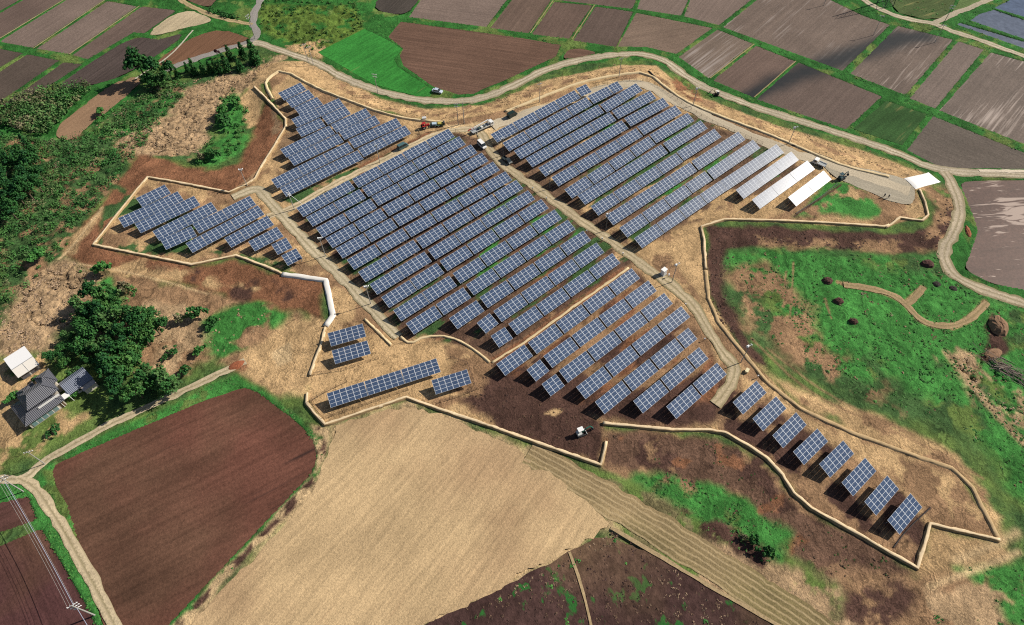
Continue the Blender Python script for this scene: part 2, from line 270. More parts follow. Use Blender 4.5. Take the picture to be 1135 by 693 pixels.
# name, colour, photo outline (or line with width in metres), soft edge, edge wander, wander size, patchiness (threshold, patch size), tuft height
LAYERS = [
 (DYKE, [(-200,-60),(1300,-60),(1300,380),(1135,338),(1080,320),(1052,302),(1044,280),(1058,258),(1066,235),(1050,200),(1035,188),(930,147),(860,125),(788,101),(740,70),(716,62),(646,66),(597,79),(540,109),(511,113),(467,112),(418,102),(375,85),(352,70),(306,56),(286,44),(250,62),(187,78),(165,86),(150,96),(110,130),(60,156),(0,150),(-200,200)], 2, 1.5, 8, None, .25),
 (GO, [(-200,-60),(1300,-60),(1300,380),(1080,320),(1050,200),(860,125),(716,62),(511,113),(352,70),(286,44),(165,86),(60,156),(-200,200)], 2, 2, 8, (.62, 9), .25),
 ((.10, .16, .03), [(286,0),(390,0),(405,28),(352,58),(330,50),(290,30)], 3, 3, 6, (.40, 6), .8),
 (TAN, [(318,46),(350,38),(368,42),(352,62),(330,58),(318,52)], 2, 3, 5, (.36, 5), .3),
 (GR, [(-40,142),(5,146),(50,150),(58,156),(36,170),(-40,166)], 1.5, 1, 4, None, .1),
 # left side scrub and reeds
 (GD, [(0,150),(60,155),(90,150),(130,128),(160,100),(205,85),(285,62),(300,64),(280,90),(262,98),(240,120),(215,180),(150,172),(125,200),(75,270),(72,282),(60,300),(0,345)], 3, 4, 9, None, .9),
 (MID, [(0,150),(60,155),(130,128),(205,85),(215,180),(150,172),(75,270),(60,300),(0,345)], 3, 4, 9, (.60, 5), .7),
 (REED, [(205,92),(290,68),(312,58),(300,70),(272,92),(245,108),(240,130),(222,165),(185,172),(150,170),(128,160),(150,140),(190,125),(195,105)], 4, 7, 7, None, .7),
 (GR, [(112,120),(150,102),(185,100),(192,125),(160,140),(125,150),(90,150)], 5, 6, 7, (.5, 6), .6),
 (GR, [(242,105),(258,100),(272,120),(275,145),(262,168),(240,182),(218,180),(225,162),(245,148),(246,125)], 4, 5, 6, (.36, 6), .7),
 (TAN, [(272,92),(300,66),(345,62),(352,72),(312,84),(290,92),(290,130),(275,138),(262,105)], 2, 3, 6, None, .1),
 (REED, [(0,345),(45,300),(75,285),(110,300),(120,335),(60,370),(55,395),(0,400)], 4, 5, 8, None, .6),
 (MID, [(110,300),(160,305),(235,322),(322,340),(352,362),(335,420),(310,440),(262,410),(235,400),(180,420),(120,400),(90,330)], 4, 5, 8, None, .4),
 (REED, [(150,335),(205,340),(235,350),(225,400),(180,420),(165,380)], 4, 5, 6, (.4, 7), .5),
 (GR, [(240,345),(290,330),(322,345),(330,365),(275,385),(240,400),(225,395)], 4, 7, 8, (.45, 8), .4),
 (TAN, [(272,390),(318,350),(352,355),(350,400),(342,440),(300,440),(268,412)], 4, 5, 8, None, .1),
 (PALE, [(300,390),(318,382),(322,398),(305,408)], 2, 2, 4, None, .05),
 (GR, [(108,305),(125,303),(140,320),(130,345),(105,345),(100,325)], 3, 4, 6, (.4, 5), .5),
 # yard of the farmhouse
 (GO, [(0,395),(55,400),(110,430),(130,456),(60,498),(0,525),(-60,560),(-60,420)], 3, 3, 8, None, .15),
 (TAN, [(0,395),(40,385),(60,400),(52,425),(80,455),(100,455),(95,470),(40,505),(0,520),(-60,560),(-60,400)], 3, 5, 7, (.42, 7), .1),
 # soils outside the bund
 (RED, [(155,172),(230,188),(262,180),(280,150),(290,110),(297,90),(300,112),(317,140),(290,190),(258,214),(164,196),(104,272),(213,296),(262,286),(305,302),(362,315),(358,360),(330,345),(240,324),(160,306),(100,297),(70,281),(78,262),(110,230),(130,200)], 2.5, 3, 7, None, .06),
 (TAN, [(70,281),(78,262),(112,228),(118,232),(90,268),(84,282)], 1.5, 2, 4, None, .05),
 (TAN, [(95,285),(160,290),(240,312),(280,318),(230,318),(150,306),(90,296)], 3, 4, 7, (.42, 8), .05),
 (DARK, [(150,290),(240,300),(330,322),(355,340),(320,338),(230,320)], 4, 5, 9, (.52, 8), .05),
 (TAN, [(284,66),(345,62),(420,104),(470,117),(540,112),(600,85),(690,67),(728,68),(760,95),(860,133),(960,163),(1035,192),(1030,210),(1005,212),(930,184),(860,155),(760,112),(715,82),(640,92),(560,124),(490,137),(400,118),(313,79),(294,92),(282,90)], 1.5, 1.5, 6, None, .08),
 (MID, [(340,68),(420,106),(490,120),(600,92),(700,70),(760,97),(900,150),(1000,190),(940,180),(860,150),(760,108),(715,80),(640,88),(560,118),(490,132),(400,115)], 2, 2, 6, (.6, 4), .1),
 (RED, [(748,80),(775,95),(778,108),(765,112),(745,98)], 3, 4, 5, (.4, 4), .05),
 (DARK, [(783,250),(860,252),(975,260),(1032,252),(1048,215),(1062,235),(1055,262),(1035,280),(960,276),(850,272),(815,276),(808,320),(825,368),(850,405),(836,402),(800,358),(784,325)], 2, 2.5, 6, None, .2),
 (MID, [(1022,205),(1055,205),(1066,240),(1045,275),(1020,280),(1030,250),(1038,230)], 3, 3, 6, (.4, 6), .2),
 (MID, [(840,262),(1000,268),(1040,282),(960,285),(840,280)], 2, 3, 5, (.45, 5), .2),
 # green rough ground east
 (GD, [(806,278),(870,274),(1000,284),(1040,276),(1046,292),(1056,306),(1082,322),(1135,338),(1250,380),(1250,620),(1135,580),(1095,505),(1050,476),(990,462),(920,430),(880,405),(835,375),(808,325)], 4, 5, 9, None, .35),
 (GO, [(815,282),(870,276),(1000,286),(1040,280),(1050,305),(1082,325),(1135,342),(1250,390),(1250,620),(1130,560),(1095,495),(1050,470),(1020,420),(960,420),(880,370),(840,330),(815,300)], 5, 6, 10, (.44, 6), .4),
 (GR, [(815,282),(870,276),(1000,286),(1040,280),(1050,305),(1082,325),(1135,342),(1250,390),(1250,620),(1130,560),(1095,495),(1050,470),(1020,420),(960,420),(880,370),(840,330),(815,300)], 5, 6, 10, (.40, 9), .5),
 (GR, [(895,285),(1000,300),(1080,330),(1090,370),(1060,440),(1000,440),(960,380),(900,340)], 5, 6, 10, (.27, 10), .5),
 (MID, [(808,300),(850,290),(880,320),(930,390),(990,430),(1000,462),(940,440),(870,395),(830,365)], 5, 7, 8, (.44, 5), .3),
 (REED, [(1080,385),(1110,400),(1135,440),(1135,470),(1080,445),(1045,395)], 4, 5, 6, (.48, 5), .3),
 (DARK, [(1100,345),(1116,355),(1114,375),(1122,388),(1095,402),(1085,395),(1098,380),(1092,362)], 1.5, 1, 3, None, .1),
 # site soil inside the bund
 (MID, SITE_PX, 1, .6, 5, None, .08),
 (TAN, SITE_PX, 1, .6, 5, (.5, 10), .06),
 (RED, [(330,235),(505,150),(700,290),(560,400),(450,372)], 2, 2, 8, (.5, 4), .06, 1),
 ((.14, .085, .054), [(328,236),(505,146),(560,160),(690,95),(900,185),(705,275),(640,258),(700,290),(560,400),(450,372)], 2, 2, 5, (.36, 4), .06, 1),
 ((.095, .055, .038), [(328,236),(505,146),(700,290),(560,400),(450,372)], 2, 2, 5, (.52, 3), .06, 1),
 ((.20, .13, .075), [(300,115),(345,95),(470,150),(310,222)], 2, 2, 5, (.45, 5), .06),
 (GD, [(330,235),(505,150),(700,290),(560,400),(450,372)], 2, 2, 8, (.62, 3), .12, 1),
 (GD, [(545,150),(690,95),(900,185),(800,204),(704,268)], 2, 2, 8, (.60, 3), .12, 1),
 (GR, [(480,260),(560,215),(640,250),(650,280),(560,330)], 4, 5, 8, (.68, 3), .15, 1),
 (GR, [(600,170),(700,130),(880,200),(820,215),(690,240)], 4, 5, 8, (.68, 3), .15, 1),
 (GD, [(120,200),(340,290),(320,300),(262,284),(213,294),(108,272)], 2, 2, 6, (.5, 6), .12),
 (MID, [(165,200),(255,216),(300,250),(345,300),(340,308),(230,250)], 2, 2, 6, (.45, 6), .06),
 (GD, [(310,222),(420,175),(470,152),(478,156),(400,195),(330,228)], 1, 1, 3, (.35, 5), .12),
 (RED, [(395,185),(475,146),(482,150),(470,160),(400,196)], 1.5, 1, 4, (.35, 5), .05),
 (RED, [(545,397),(580,376),(633,338),(690,296),(697,300),(640,342),(585,382),(550,404)], 1, .6, 4, None, .04),
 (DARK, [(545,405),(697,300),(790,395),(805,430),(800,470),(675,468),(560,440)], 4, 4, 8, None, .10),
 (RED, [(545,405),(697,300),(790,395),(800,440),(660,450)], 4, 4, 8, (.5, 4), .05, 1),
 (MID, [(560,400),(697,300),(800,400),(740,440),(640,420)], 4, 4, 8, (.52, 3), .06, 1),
 (DARK, [(505,440),(525,418),(545,412),(600,430),(668,466),(672,492),(664,516),(560,480)], 3, 3, 6, None, .18),
 (TAN, [(615,452),(622,455),(616,461),(605,458)], 1, 1, 2, None, .04),
 (DARK, [(800,430),(850,445),(900,480),(1000,545),(1035,580),(1016,628),(899,562),(860,517),(799,478)], 3, 3, 7, None, .10),
 (MID, [(800,430),(850,445),(900,480),(1000,545),(1035,580),(1016,628),(899,562),(860,517),(799,478)], 3, 3, 7, (.48, 6), .12),
 (TAN, [(880,450),(994,499),(1055,520),(1105,597),(1032,580),(1000,540),(930,490)], 3, 3, 7, None, .06),
 (MID, [(880,450),(994,499),(1055,520),(1105,597),(1032,580),(1000,540),(930,490)], 3, 3, 7, (.46, 6), .08),
 (TAN, [(345,350),(440,385),(470,374),(520,388),(540,410),(520,440),(450,440),(361,471),(341,438)], 2, 2, 6, None, .06),
 (MID, [(470,374),(520,388),(545,412),(530,440),(490,432),(505,400)], 2, 3, 6, (.4, 6), .06),
 (TAN, [(697,296),(735,280),(772,246),(782,290),(784,326),(810,372),(790,360),(740,315)], 2, 2, 6, None, .06),
 (MID, [(715,285),(745,280),(750,300),(775,330),(768,336),(735,305)], 2, 3, 5, (.4, 5), .1),
 (PALE, [(560,128),(603,115),(675,90),(715,86),(760,115),(860,160),(940,190),(985,200),(1012,212),(1010,226),(985,222),(955,208),(905,186),(860,166),(800,142),(745,114),(714,96),(676,100),(610,124),(566,140)], 1, 1, 4, None, .02),
 (GR, [(915,200),(955,208),(975,225),(975,240),(880,240)], 3, 3, 6, (.45, 6), .15),
 (PALE, [(490,140),(520,138),(560,130),(580,132),(560,160),(545,160),(530,150),(500,146)], 1.5, 1.5, 5, None, .02),
 # south side
 (MID, [(672,478),(745,480),(800,487),(850,517),(895,568),(1012,634),(990,655),(930,645),(868,600),(840,572),(760,535),(690,528),(668,520)], 3, 4, 7, None, .15),
 (DARK, [(672,478),(745,480),(800,487),(850,517),(895,568),(1012,634),(990,690),(930,693),(920,640),(868,600),(760,535),(668,520)], 3, 4, 8, (.47, 5), .15),
 ((.13, .075, .05), [(672,478),(745,480),(800,487),(895,568),(1012,634),(960,680),(868,600),(760,535),(668,520)], 3, 4, 8, (.42, 5), .1),
 (RED, [(672,478),(745,480),(800,487),(895,568),(1012,634),(960,680),(868,600),(760,535),(668,520)], 3, 4, 8, (.66, 5), .1),
 (TAN, [(860,420),(1000,475),(1062,505),(1092,540),(1118,600),(1135,640),(1190,740),(1090,740),(1020,650),(1020,635),(1032,585),(1108,602),(1078,541),(1055,519),(994,498),(887,450),(830,395)], 3, 4, 8, None, .08),
 (MID, [(860,420),(1000,475),(1062,505),(1092,540),(1135,610),(1190,740),(1020,690),(1108,602),(1078,541),(994,498),(887,450)], 3, 4, 8, (.52, 6), .08),
 (MID, [(930,640),(1016,634),(1060,625),(1110,640),(1135,660),(1200,760),(940,760)], 4, 5, 8, None, .2),
 (DARK, [(945,650),(1000,640),(1020,660),(990,700),(940,700)], 4, 5, 8, (.35, 6), .1),
 (REED, [(1020,660),(1100,640),(1150,680),(1180,740),(1000,740)], 4, 5, 6, (.45, 5), .3),
 (GR, [(1060,630),(1135,625),(1250,640),(1250,740),(1120,690)], 4, 5, 8, (.4, 7), .35),
 # terraces and the green hollow between stubble and bund
 ((.17, .145, .07), [(540,478),(666,520),(700,530),(860,600),(930,650),(950,760),(870,760),(676,586),(640,545),(590,515)], 2, 2, 6, None, .2),
 (GO, [(540,478),(666,520),(700,530),(800,575),(930,650),(950,760),(870,760),(676,586),(640,545),(590,515)], 2, 2, 6, (.52, 5), .2),
 (REED, [(760,590),(800,600),(930,650),(960,760),(870,760),(760,640)], 4, 4, 6, (.4, 5), .25),
 (GR, [(705,528),(730,522),(800,540),(850,570),(880,590),(866,620),(846,612),(800,588),(748,556)], 3, 4, 7, (.36, 7), .45),
 (DARK, [(760,565),(800,580),(850,610),(845,632),(800,605),(765,582)], 2, 3, 4, (.46, 4), .5),
 (STRAWC, [(365,472),(451,446),(500,462),(560,486),(592,508),(645,544),(672,570),(682,583),(632,614),(560,650),(460,702),(430,740),(160,740),(210,690),(240,655),(296,600),(341,548),(358,515)], 5, 6, 6, None, .12),
 # verges of the big brown field and the stubble
 (GR, [(44,520),(62,505),(262,414),(305,440),(350,482),(358,505),(350,530),(196,693),(150,740),(70,740),(30,560)], 2, 1.5, 5, (.35, 4), .2),
 (STRAWC, [(345,470),(365,475),(360,500),(350,540),(240,650),(215,693),(185,720),(190,693),(345,528),(354,505)], 1.5, 1.5, 5, (.35, 4), .2),
 (DARK, [(353,470),(362,490),(356,530),(200,693),(195,690),(345,530)], 1, 1, 4, (.52, 4), .25),
 (GR, [(0,535),(35,530),(58,565),(120,680),(140,740),(105,740),(98,690),(45,590),(28,552),(0,562),(-80,570),(-80,540)], 1, 1, 4, None, .3),
 (GO, [(45,520),(62,520),(80,560),(150,680),(170,740),(145,740),(125,690),(70,580)], 1, 1, 4, (.4, 5), .15),
]
LINES = [   # colour, photo polyline, width, soft, tuft: worn tracks in the grass and drip lines of soil
 (MID, [(930,312),(960,318),(985,325),(1003,335),(1015,350),(1030,360),(1055,362),(1075,352),(1093,333)], 1.6, .8),
 (TAN, [(985,325),(1003,335),(1018,352),(1032,360),(1056,361)], 1.2, .6),
 (TAN, [(1005,335),(1020,322),(1024,318)], 1.8, .8),
 (TAN, [(1056,364),(1078,356),(1096,334)], .7, .5),
 (MID, [(880,290),(878,330),(876,350)], .5, .4), (MID, [(872,300),(869,340)], .5, .4), (MID, [(915,330),(922,352)], .5, .4),
 (REED, [(1050,390),(1090,440),(1135,490)], 2.2, 1.5), (REED, [(1062,385),(1100,420)], 1.0, 1),
 (PALE, [(112,230),(100,245),(84,268),(66,286)], .9, .8), (PALE, [(88,292),(150,302),(230,325)], .6, .8),
 (DARK, [(905,235),(900,250)], .3, .3), (DARK, [(880,240),(932,205)], .7, .3),
 (PALE, [(1060,620),(1090,610),(1110,600),(1128,590)], 1.5, 3), (PALE, [(1030,650),(1080,632),(1130,612)], 1.2, 2),
 (RED, [(262,404),(268,406)], 3, 2), (DARK, [(990,608),(1005,585),(1032,562)], .5, .3),
 (MID, [(833,375),(900,440),(1000,480),(1090,530)], .6, .8), (MID, [(850,385),(920,440),(1010,480)], .5, .8),
]
# ------------------------------------------------------------------ fields, paddies and roads: outlines in the photo
SHEETS = []    # name, material key, colour, outline, furrow direction (two photo points), sink, edge wander, label
def sheet(name, mk, col, pts, fur, sink=.12, wander=.25): SHEETS.append((name, mk, col, pts, fur, sink, wander))
f1 = ((0,43),(71,0))
PAD, PADD, PADL = (.125,.088,.072), (.082,.062,.050), (.17,.126,.104)
sheet('rice_paddy','paddy',PAD,[(-60,40),(-60,0),(20,-30),(22,0),(0,12)],f1)
sheet('rice_paddy','paddy',PAD,[(-40,65),(0,42),(69,0),(110,-25),(60,-25),(25,0),(0,14),(-40,36)],f1)
sheet('rice_paddy','paddy',PADL,[(0,46.5),(4,43),(73,0),(110,-22),(150,-20),(115,0),(36,53)],f1)
sheet('rice_paddy','paddy',PADL,[(40,54),(119,1),(152,7),(77,60)],f1)
sheet('rice_paddy','paddy',PAD,[(80,61),(157,7),(193,11),(194,13),(160,37),(148,36),(97,66)],f1)
sheet('stubble_field','straw',(.42,.34,.22),[(162,37),(203,9),(235,20),(233,25),(205,31),(174,40)],f1,.0,.6)
sheet('rice_paddy','paddy',PADD,[(0,54),(26,59),(0,75),(-50,105),(-50,48)],f1)
sheet('rice_paddy','paddy',PADD,[(-50,110),(0,79),(30,60),(66,67),(0,112),(-50,145)],f1)
sheet('rice_paddy','paddy',PADD,[(2,116),(70,69),(92,71),(42,103),(30,107),(4,118)],f1)
sheet('ploughed_field','plough',(.07,.052,.046),[(96,72),(147,40),(175,44),(213,34),(144,82),(101,95),(55,101)],f1,.05,.5)
sheet('ploughed_field','plough',(.15,.078,.045),[(168,68),(235,29),(284,44),(268,50),(187,76)],f1,.05,.5)
sheet('ploughed_field','plough',(.13,.08,.055),[(203,0),(200,-25),(260,-25),(240,0),(232,9)],f1,.05,.5)
sheet('dirt_strip','gravel',(.24,.15,.09),[(62,153),(63,140),(92,118),(120,95),(150,85),(163,84),(150,98),(110,130),(88,150),(75,157)],((75,150),(155,88)),-.02,.9)
sheet('grass_field','grassf',(.036,.20,.034),[(404,32),(433,46),(446,55),(437,66),(441,74),(481,101),(476,107),(462,107),(415,94),(352,58)],((355,59),(404,32)),-.02,.28)
sheet('ploughed_field','plough',(.125,.072,.05),[(444,24),(580,42.5),(622,50),(616,63),(590,75),(560,89),(535,99),(525,104),(508,105),(480,96),(447,73),(443,62),(447,54),(430,41)],((444,40),(600,62)),.05,.28)
sheet('ploughed_field','plough',(.125,.072,.05),[(631,52),(667,58),(645,63),(622,66.5)],((444,40),(600,62)),.05,.4)
sheet('ploughed_field','plough',(.06,.05,.042),[(412,11),(424,-10),(470,-10),(464,0),(450,18)],f1,.05,.8)
f2 = ((716,52),(763,0))
sheet('rice_paddy','paddy',PADL,[(466,0),(475,-20),(575,-20),(562,0),(539,30),(453,19)],((453,19),(539,30)))
sheet('rice_paddy','paddy',(0.132,0.090,0.069),[(543,31),(567,0),(575,-15),(625,-15),(611,0),(586,37)],((543,31),(567,0)))
sheet('rice_paddy','paddy',(0.116,0.078,0.061),[(614,2),(657,6),(631,43),(589,38)],((589,38),(614,2)))
sheet('rice_paddy','paddy',(0.099,0.070,0.057),[(660,7),(702,13),(683,52),(635,45)],((635,45),(660,7)))
sheet('rice_paddy','paddy',(0.165,0.117,0.087),[(705,14),(790,31),(750,60),(716,52),(684,52)],((684,52),(790,31)))
sheet('rice_paddy','paddy',PAD,[(620,-15),(617,0),(701,10),(711,-15)],f2)
sheet('rice_paddy','paddy',PADL,[(706,10),(755,17.5),(763,0),(770,-20),(716,-20)],f2)
sheet('rice_paddy','paddy',PADL,[(758,18),(797,28),(833,0),(855,-20),(772,-20)],f2)
sheet('rice_paddy','streaky',(0.149,0.111,0.086),[(795,32.5),(835,48.5),(786,87),(752,63)],((752,63),(795,32)))
sheet('rice_paddy','paddy',(0.127,0.087,0.070),[(838,50.5),(882,68),(836,108.5),(790,89)],((790,88),(838,50)))
sheet('rice_paddy','paddy',(0.121,0.087,0.072),[(885,69),(978,107),(938,143.5),(838,110)],((838,110),(885,69)))
sheet('rice_paddy','streaky',(0.143,0.106,0.085),[(836,2),(862,-20),(921,0),(956,17),(987,27.5),(934,78.5),(801,30)],((801,30),(836,2)))
sheet('rice_paddy','streakier',(0.132,0.098,0.079),[(995,28.5),(1057,44),(1004,105.5),(942,81.5)],((942,81),(995,28)))
sheet('rice_paddy','paddy',(0.149,0.114,0.096),[(1062,45.5),(1091,55),(1037,120.5),(1008,109)],((1008,109),(1062,45)))
sheet('rice_paddy','streakier',(0.132,0.101,0.083),[(1098,58),(1135,68),(1200,88),(1200,188),(1135,159.5),(1041,122.5)],((1041,122),(1098,58)))
sheet('weedy_plot','grassf',(.035,.085,.025),[(983,112),(1027,127),(1000,161),(945,143)],((945,143),(983,112)),-.01,.28)
sheet('rice_paddy','paddy',(0.105,0.085,0.069),[(1034,128.5),(1135,169),(1200,195),(1200,190),(1135,187),(1085,187),(1043,186),(1005,166)],((1034,128),(1135,169)))
sheet('flooded_paddy','water',(.11,.12,.15),[(1060,27),(1064,24.5),(1135,45.5),(1200,65),(1200,76),(1135,53.5)],((1060,27),(1135,50)),.3)
sheet('flooded_paddy','water',(.10,.115,.15),[(1075,22.5),(1085,15),(1102,10),(1135,21.5),(1200,44),(1200,62),(1135,43)],((1075,22),(1135,43)),.3)
sheet('flooded_paddy','water',(.08,.105,.16),[(1101,8.5),(1118,0),(1140,-15),(1200,-5),(1200,41),(1135,18.5)],((1100,8),(1135,18)),.3)
sheet('flooded_paddy','mud',(.098,.056,.043),[(1064,204),(1070,200),(1135,198.5),(1220,200),(1220,345),(1135,321),(1100,314.5),(1068,297.5),(1074,284),(1083.5,255),(1078,238)],((1064,204),(1135,198)),.3,.4)
sheet('allotment','grassf',(.07,.10,.035),[(985,-12),(1058,-12),(1060,0),(1048,18),(1037,22),(1010,19),(990,12)],((990,12),(1058,-12)),-.01,1)
sheet('weedy_plot','grassf',(.10,.15,.05),[(1064,0),(1068,-12),(1100,-12),(1092,0),(1080,11),(1052,15.5)],((1052,15),(1092,0)),-.01,1)
sheet('ploughed_field','brownf',(.122,.052,.036),[(58,521),(62,513),(265,427),(285,434),(302,447),(330,468),(347,487),(352,507),(345,526),(300,573),(190,690),(160,722),(120,722),(75,562),(60,537)],((62,520),(262,428)),.12,.35)
sheet('rice_paddy','brownf',(.085,.038,.035),[(-50,575),(0,556.5),(31,549.5),(42,576),(0,590.5),(-50,610)],((0,600),(42,582)),.25)
sheet('rice_paddy','brownf',(.082,.036,.034),[(-60,625),(0,604),(46,585),(100,676),(118,722),(-60,740)],((5,604),(60,720)),.25)
sheet('stubble_field','strawf',STRAWC,[(451,449),(500,464),(555,487),(590,512),(640,546),(668,572),(676,583),(630,611),(560,648),(455,700),(420,722),(175,722),(215,690),(245,655),(300,600),(345,548),(362,515),(368,490),(372,474),(400,462)],((300,640),(440,490)),-.02,1.5)
sheet('fallow_plot','fallow',(.06,.033,.029),[(677,586),(860,694),(900,720),(430,720),(456,700),(560,650),(631,612)],((640,612),(665,700)),.0,.6)
sheet('grey_gravel_pad','gravel',(.33,.29,.22),[(906,176),(930,183),(985,192),(1013,204),(1015,220),(1008,228),(985,223),(955,209),(922,196)],((906,176),(1013,204)),-.03,.6)

ROADS = [
 ('terraced_strip','terrace',(.26,.19,.10),[(584,504),(606,516),(636,532),(687,561),(760,605),(830,650),(900,697),(945,731)],9.0),   # name, material, colour, centre line in the photo, width, lift
 ('gravel_road','lane',(.43,.365,.27),[(262,52),(286,46),(306,55),(352,69),(375,84),(418,101),(467,112),(511,113),(540,108),(580,90),(600,78),(646,65),(687,60),(716,60),(739,68),(759,84),(788,101),(835,118),(860,126),(930,147),(996,170),(1037,188),(1080,192),(1135,194),(1220,197)],4.6),
 ('gravel_road','lane',(.40,.33,.235),[(1046,190),(1055,203),(1066,235),(1057,258),(1044,281),(1054,304),(1080,318),(1135,336),(1220,368)],4.4),
 ('asphalt_road','gravel',(.25,.23,.21),[(183,78),(215,66),(262,51),(286,43),(283,32),(279,22),(288,0),(300,-22)],3.6),
 ('farm_track','lane',(.38,.29,.16),[(280,27),(240,20),(205,4),(190,-8)],2.6),
 ('gravel_road','lane',(.44,.38,.28),[(944,-12),(957,0),(975,10),(990,17),(1015,23),(1035,26),(1048,32),(1090,46),(1135,62),(1220,95)],3.6),
 ('farm_track','gravel',(.34,.29,.21),[(1036,26),(1055,16),(1085,5),(1110,-8)],3),
 ('service_road','lane',(.42,.34,.22),[(532,146),(545,170),(563,187),(606,217),(647,247),(684,272),(722,300),(750,320),(773,344),(785,366),(803,395),(818,407),(808,430),(792,448)],3.9),
 ('service_road','lane',(.50,.40,.26),[(530,143),(500,144),(463,157),(418,181),(366,206),(327,230),(296,240)],3.0),
 ('service_road','lane',(.46,.385,.26),[(258,219),(285,207),(294,218),(309,235),(346,277),(375,303),(404,335),(441,374)],3.9),
 ('service_road','gravel',(.45,.38,.275),[(545,140),(572,129),(608,119),(676,95),(713,92),(740,107),(770,123),(805,139),(860,163),(890,174),(925,184),(965,198),(1008,212)],5.2),
 ('dirt_road','lane',(.44,.36,.24),[(-60,532),(0,531),(28,532),(45,515),(65,502),(130,466),(200,435),(250,412),(272,400)],2.5),
 ('dirt_road','lane',(.46,.37,.24),[(20,530),(40,540),(55,562),(75,595),(100,640),(128,693),(150,740)],2.9),
 ('dirt_track','lane',(.33,.235,.13),[(935,316),(962,319),(985,325),(1003,335),(1016,351),(1032,361),(1056,362),(1076,354),(1094,335)],2.3),
 ('dirt_track','lane',(.33,.235,.13),[(1004,337),(1016,328),(1023,318)],2.2),
 ('concrete_lane','gravel',(.55,.47,.36),[(1085,189.5),(1135,190),(1220,193)],1.8),
 ('paddy_ridge','gravel',(.30,.24,.12),[(836,108),(882,68)],.5), ('paddy_ridge','gravel',(.30,.24,.12),[(787,87),(836,49)],.5),
 ('paddy_ridge','gravel',(.28,.24,.11),[(588,37),(613,1)],.5), ('paddy_ridge','gravel',(.28,.22,.11),[(634,44),(659,6)],.5),
 ('paddy_ridge','gravel',(.30,.27,.13),[(0,43),(71,0)],.6), ('paddy_ridge','gravel',(.30,.27,.13),[(37,54),(117,0)],.6), ('paddy_ridge','gravel',(.30,.27,.13),[(77,60.5),(155,7)],.6),
 ('field_path','gravel',(.34,.25,.14),[(631,612),(642,640),(655,693),(662,722)],.7),
 ('field_path','gravel',(.34,.25,.14),[(677,585),(720,610),(800,658),(870,698),(905,720)],1.0),
 ('farm_track','gravel',(.42,.38,.30),[(150,88),(165,78),(190,62),(214,34)],.8),
]

def resample(P, step):
    out = []
    for a, b in zip(P[:-1], P[1:]):
        d = math.hypot(b[0] - a[0], b[1] - a[1]); n = max(1, int(d / step))
        out += [(a[0] + (b[0] - a[0]) * k / n, a[1] + (b[1] - a[1]) * k / n) for k in range(n)]
    out.append(P[-1]); return out
def smooth_line(P, step=1.2, it=2, closed=False):
    """rounds the corners of a traced line (Chaikin), then resamples it"""
    P = list(P)
    for _ in range(it):
        Q = [] if closed else [P[0]]
        n = len(P)
        for i in range(n if closed else n - 1):
            a, b = P[i], P[(i + 1) % n]
            Q += [(a[0] * .75 + b[0] * .25, a[1] * .75 + b[1] * .25), (a[0] * .25 + b[0] * .75, a[1] * .25 + b[1] * .75)]
        if not closed: Q.append(P[-1])
        P = Q
    return resample(P + ([P[0]] if closed else []), step)

# ------------------------------------------------------------------ ground sheet
gx = np.arange(-262, 262.01, .45); gy = np.arange(16, 332, .45)
ex = np.cumsum(np.array([2, 4, 8, 16, 32, 64, 128, 256, 512, 900.])); 
gx = np.concatenate([(gx[0] - ex)[::-1], gx, gx[-1] + ex]); gy = np.concatenate([(gy[0] - ex[:8])[::-1], gy, gy[-1] + ex])
GX, GY = np.meshgrid(gx.astype(np.float32), gy.astype(np.float32)); shp = GX.shape
x, y = GX.ravel(), GY.ravel()
hgt = np.empty_like(x); 
hgt[:] = height(x, y)
big = np.zeros_like(x, bool)
n_a, n_b, n_c = fbm(x, y, 5, 1, 4), fbm(x, y, 14, 5, 3), fbm(x, y, 1.7, 9, 2)
t = np.clip(.5 + 2.2 * n_a, 0, 1)[:, None]
alb = np.array(GD) * (1 - t) + np.array(GO) * t
row_u = x * math.cos(R(40)) + y * math.sin(R(40)); row_v = -x * math.sin(R(40)) + y * math.cos(R(40))
tuft = np.full_like(x, .25)
def subset(P, pad):
    P = np.array(P); return np.nonzero((x > P[:, 0].min() - pad) & (x < P[:, 0].max() + pad) & (y > P[:, 1].min() - pad) & (y < P[:, 1].max() + pad))[0]
for li, (col, pts, soft, amp, sc, patch, tf, *rows_) in enumerate(LAYERS):
    P = [tuple(flat(*q)[:2]) if -1e3 < q[1] else q for q in pts] if True else None
    i = subset(P, soft + amp)
    if not len(i): continue
    xs, ys = x[i], y[i]
    d = sdf(xs, ys, P) + amp * 1.6 * fbm(xs, ys, sc, li, 4)
    m = sstep(soft * .5, -soft * .5, d)
    if patch:
        q = .5 + 1.1 * (fbm(row_u[i] * .3, row_v[i], patch[1], li + 40, 5) if rows_ else fbm(xs, ys, patch[1], li + 40, 5))
        m = m * sstep(patch[0] - .06, patch[0] + .06, q)
    cv = (1 + .7 * fbm(xs, ys, 6, li + 80, 3))[:, None]
    alb[i] = alb[i] * (1 - m[:, None]) + np.array(col) * cv * m[:, None]
    tuft[i] = tuft[i] * (1 - m) + tf * m
for li, (col, pts, wd, soft) in enumerate(LINES):
    P = smooth_line([tuple(flat(*q)[:2]) for q in pts], 2.5); i = subset(P, wd + soft)
    if not len(i): continue
    d = seg_dist(x[i], y[i], P, False) + .28 * fbm(x[i], y[i], 2.5, li, 3)
    m = sstep(wd * .5 + soft * .5, wd * .5 - soft * .5, d) * .9
    alb[i] = alb[i] * (1 - m[:, None]) + np.array(col) * m[:, None]; tuft[i] *= 1 - .8 * m
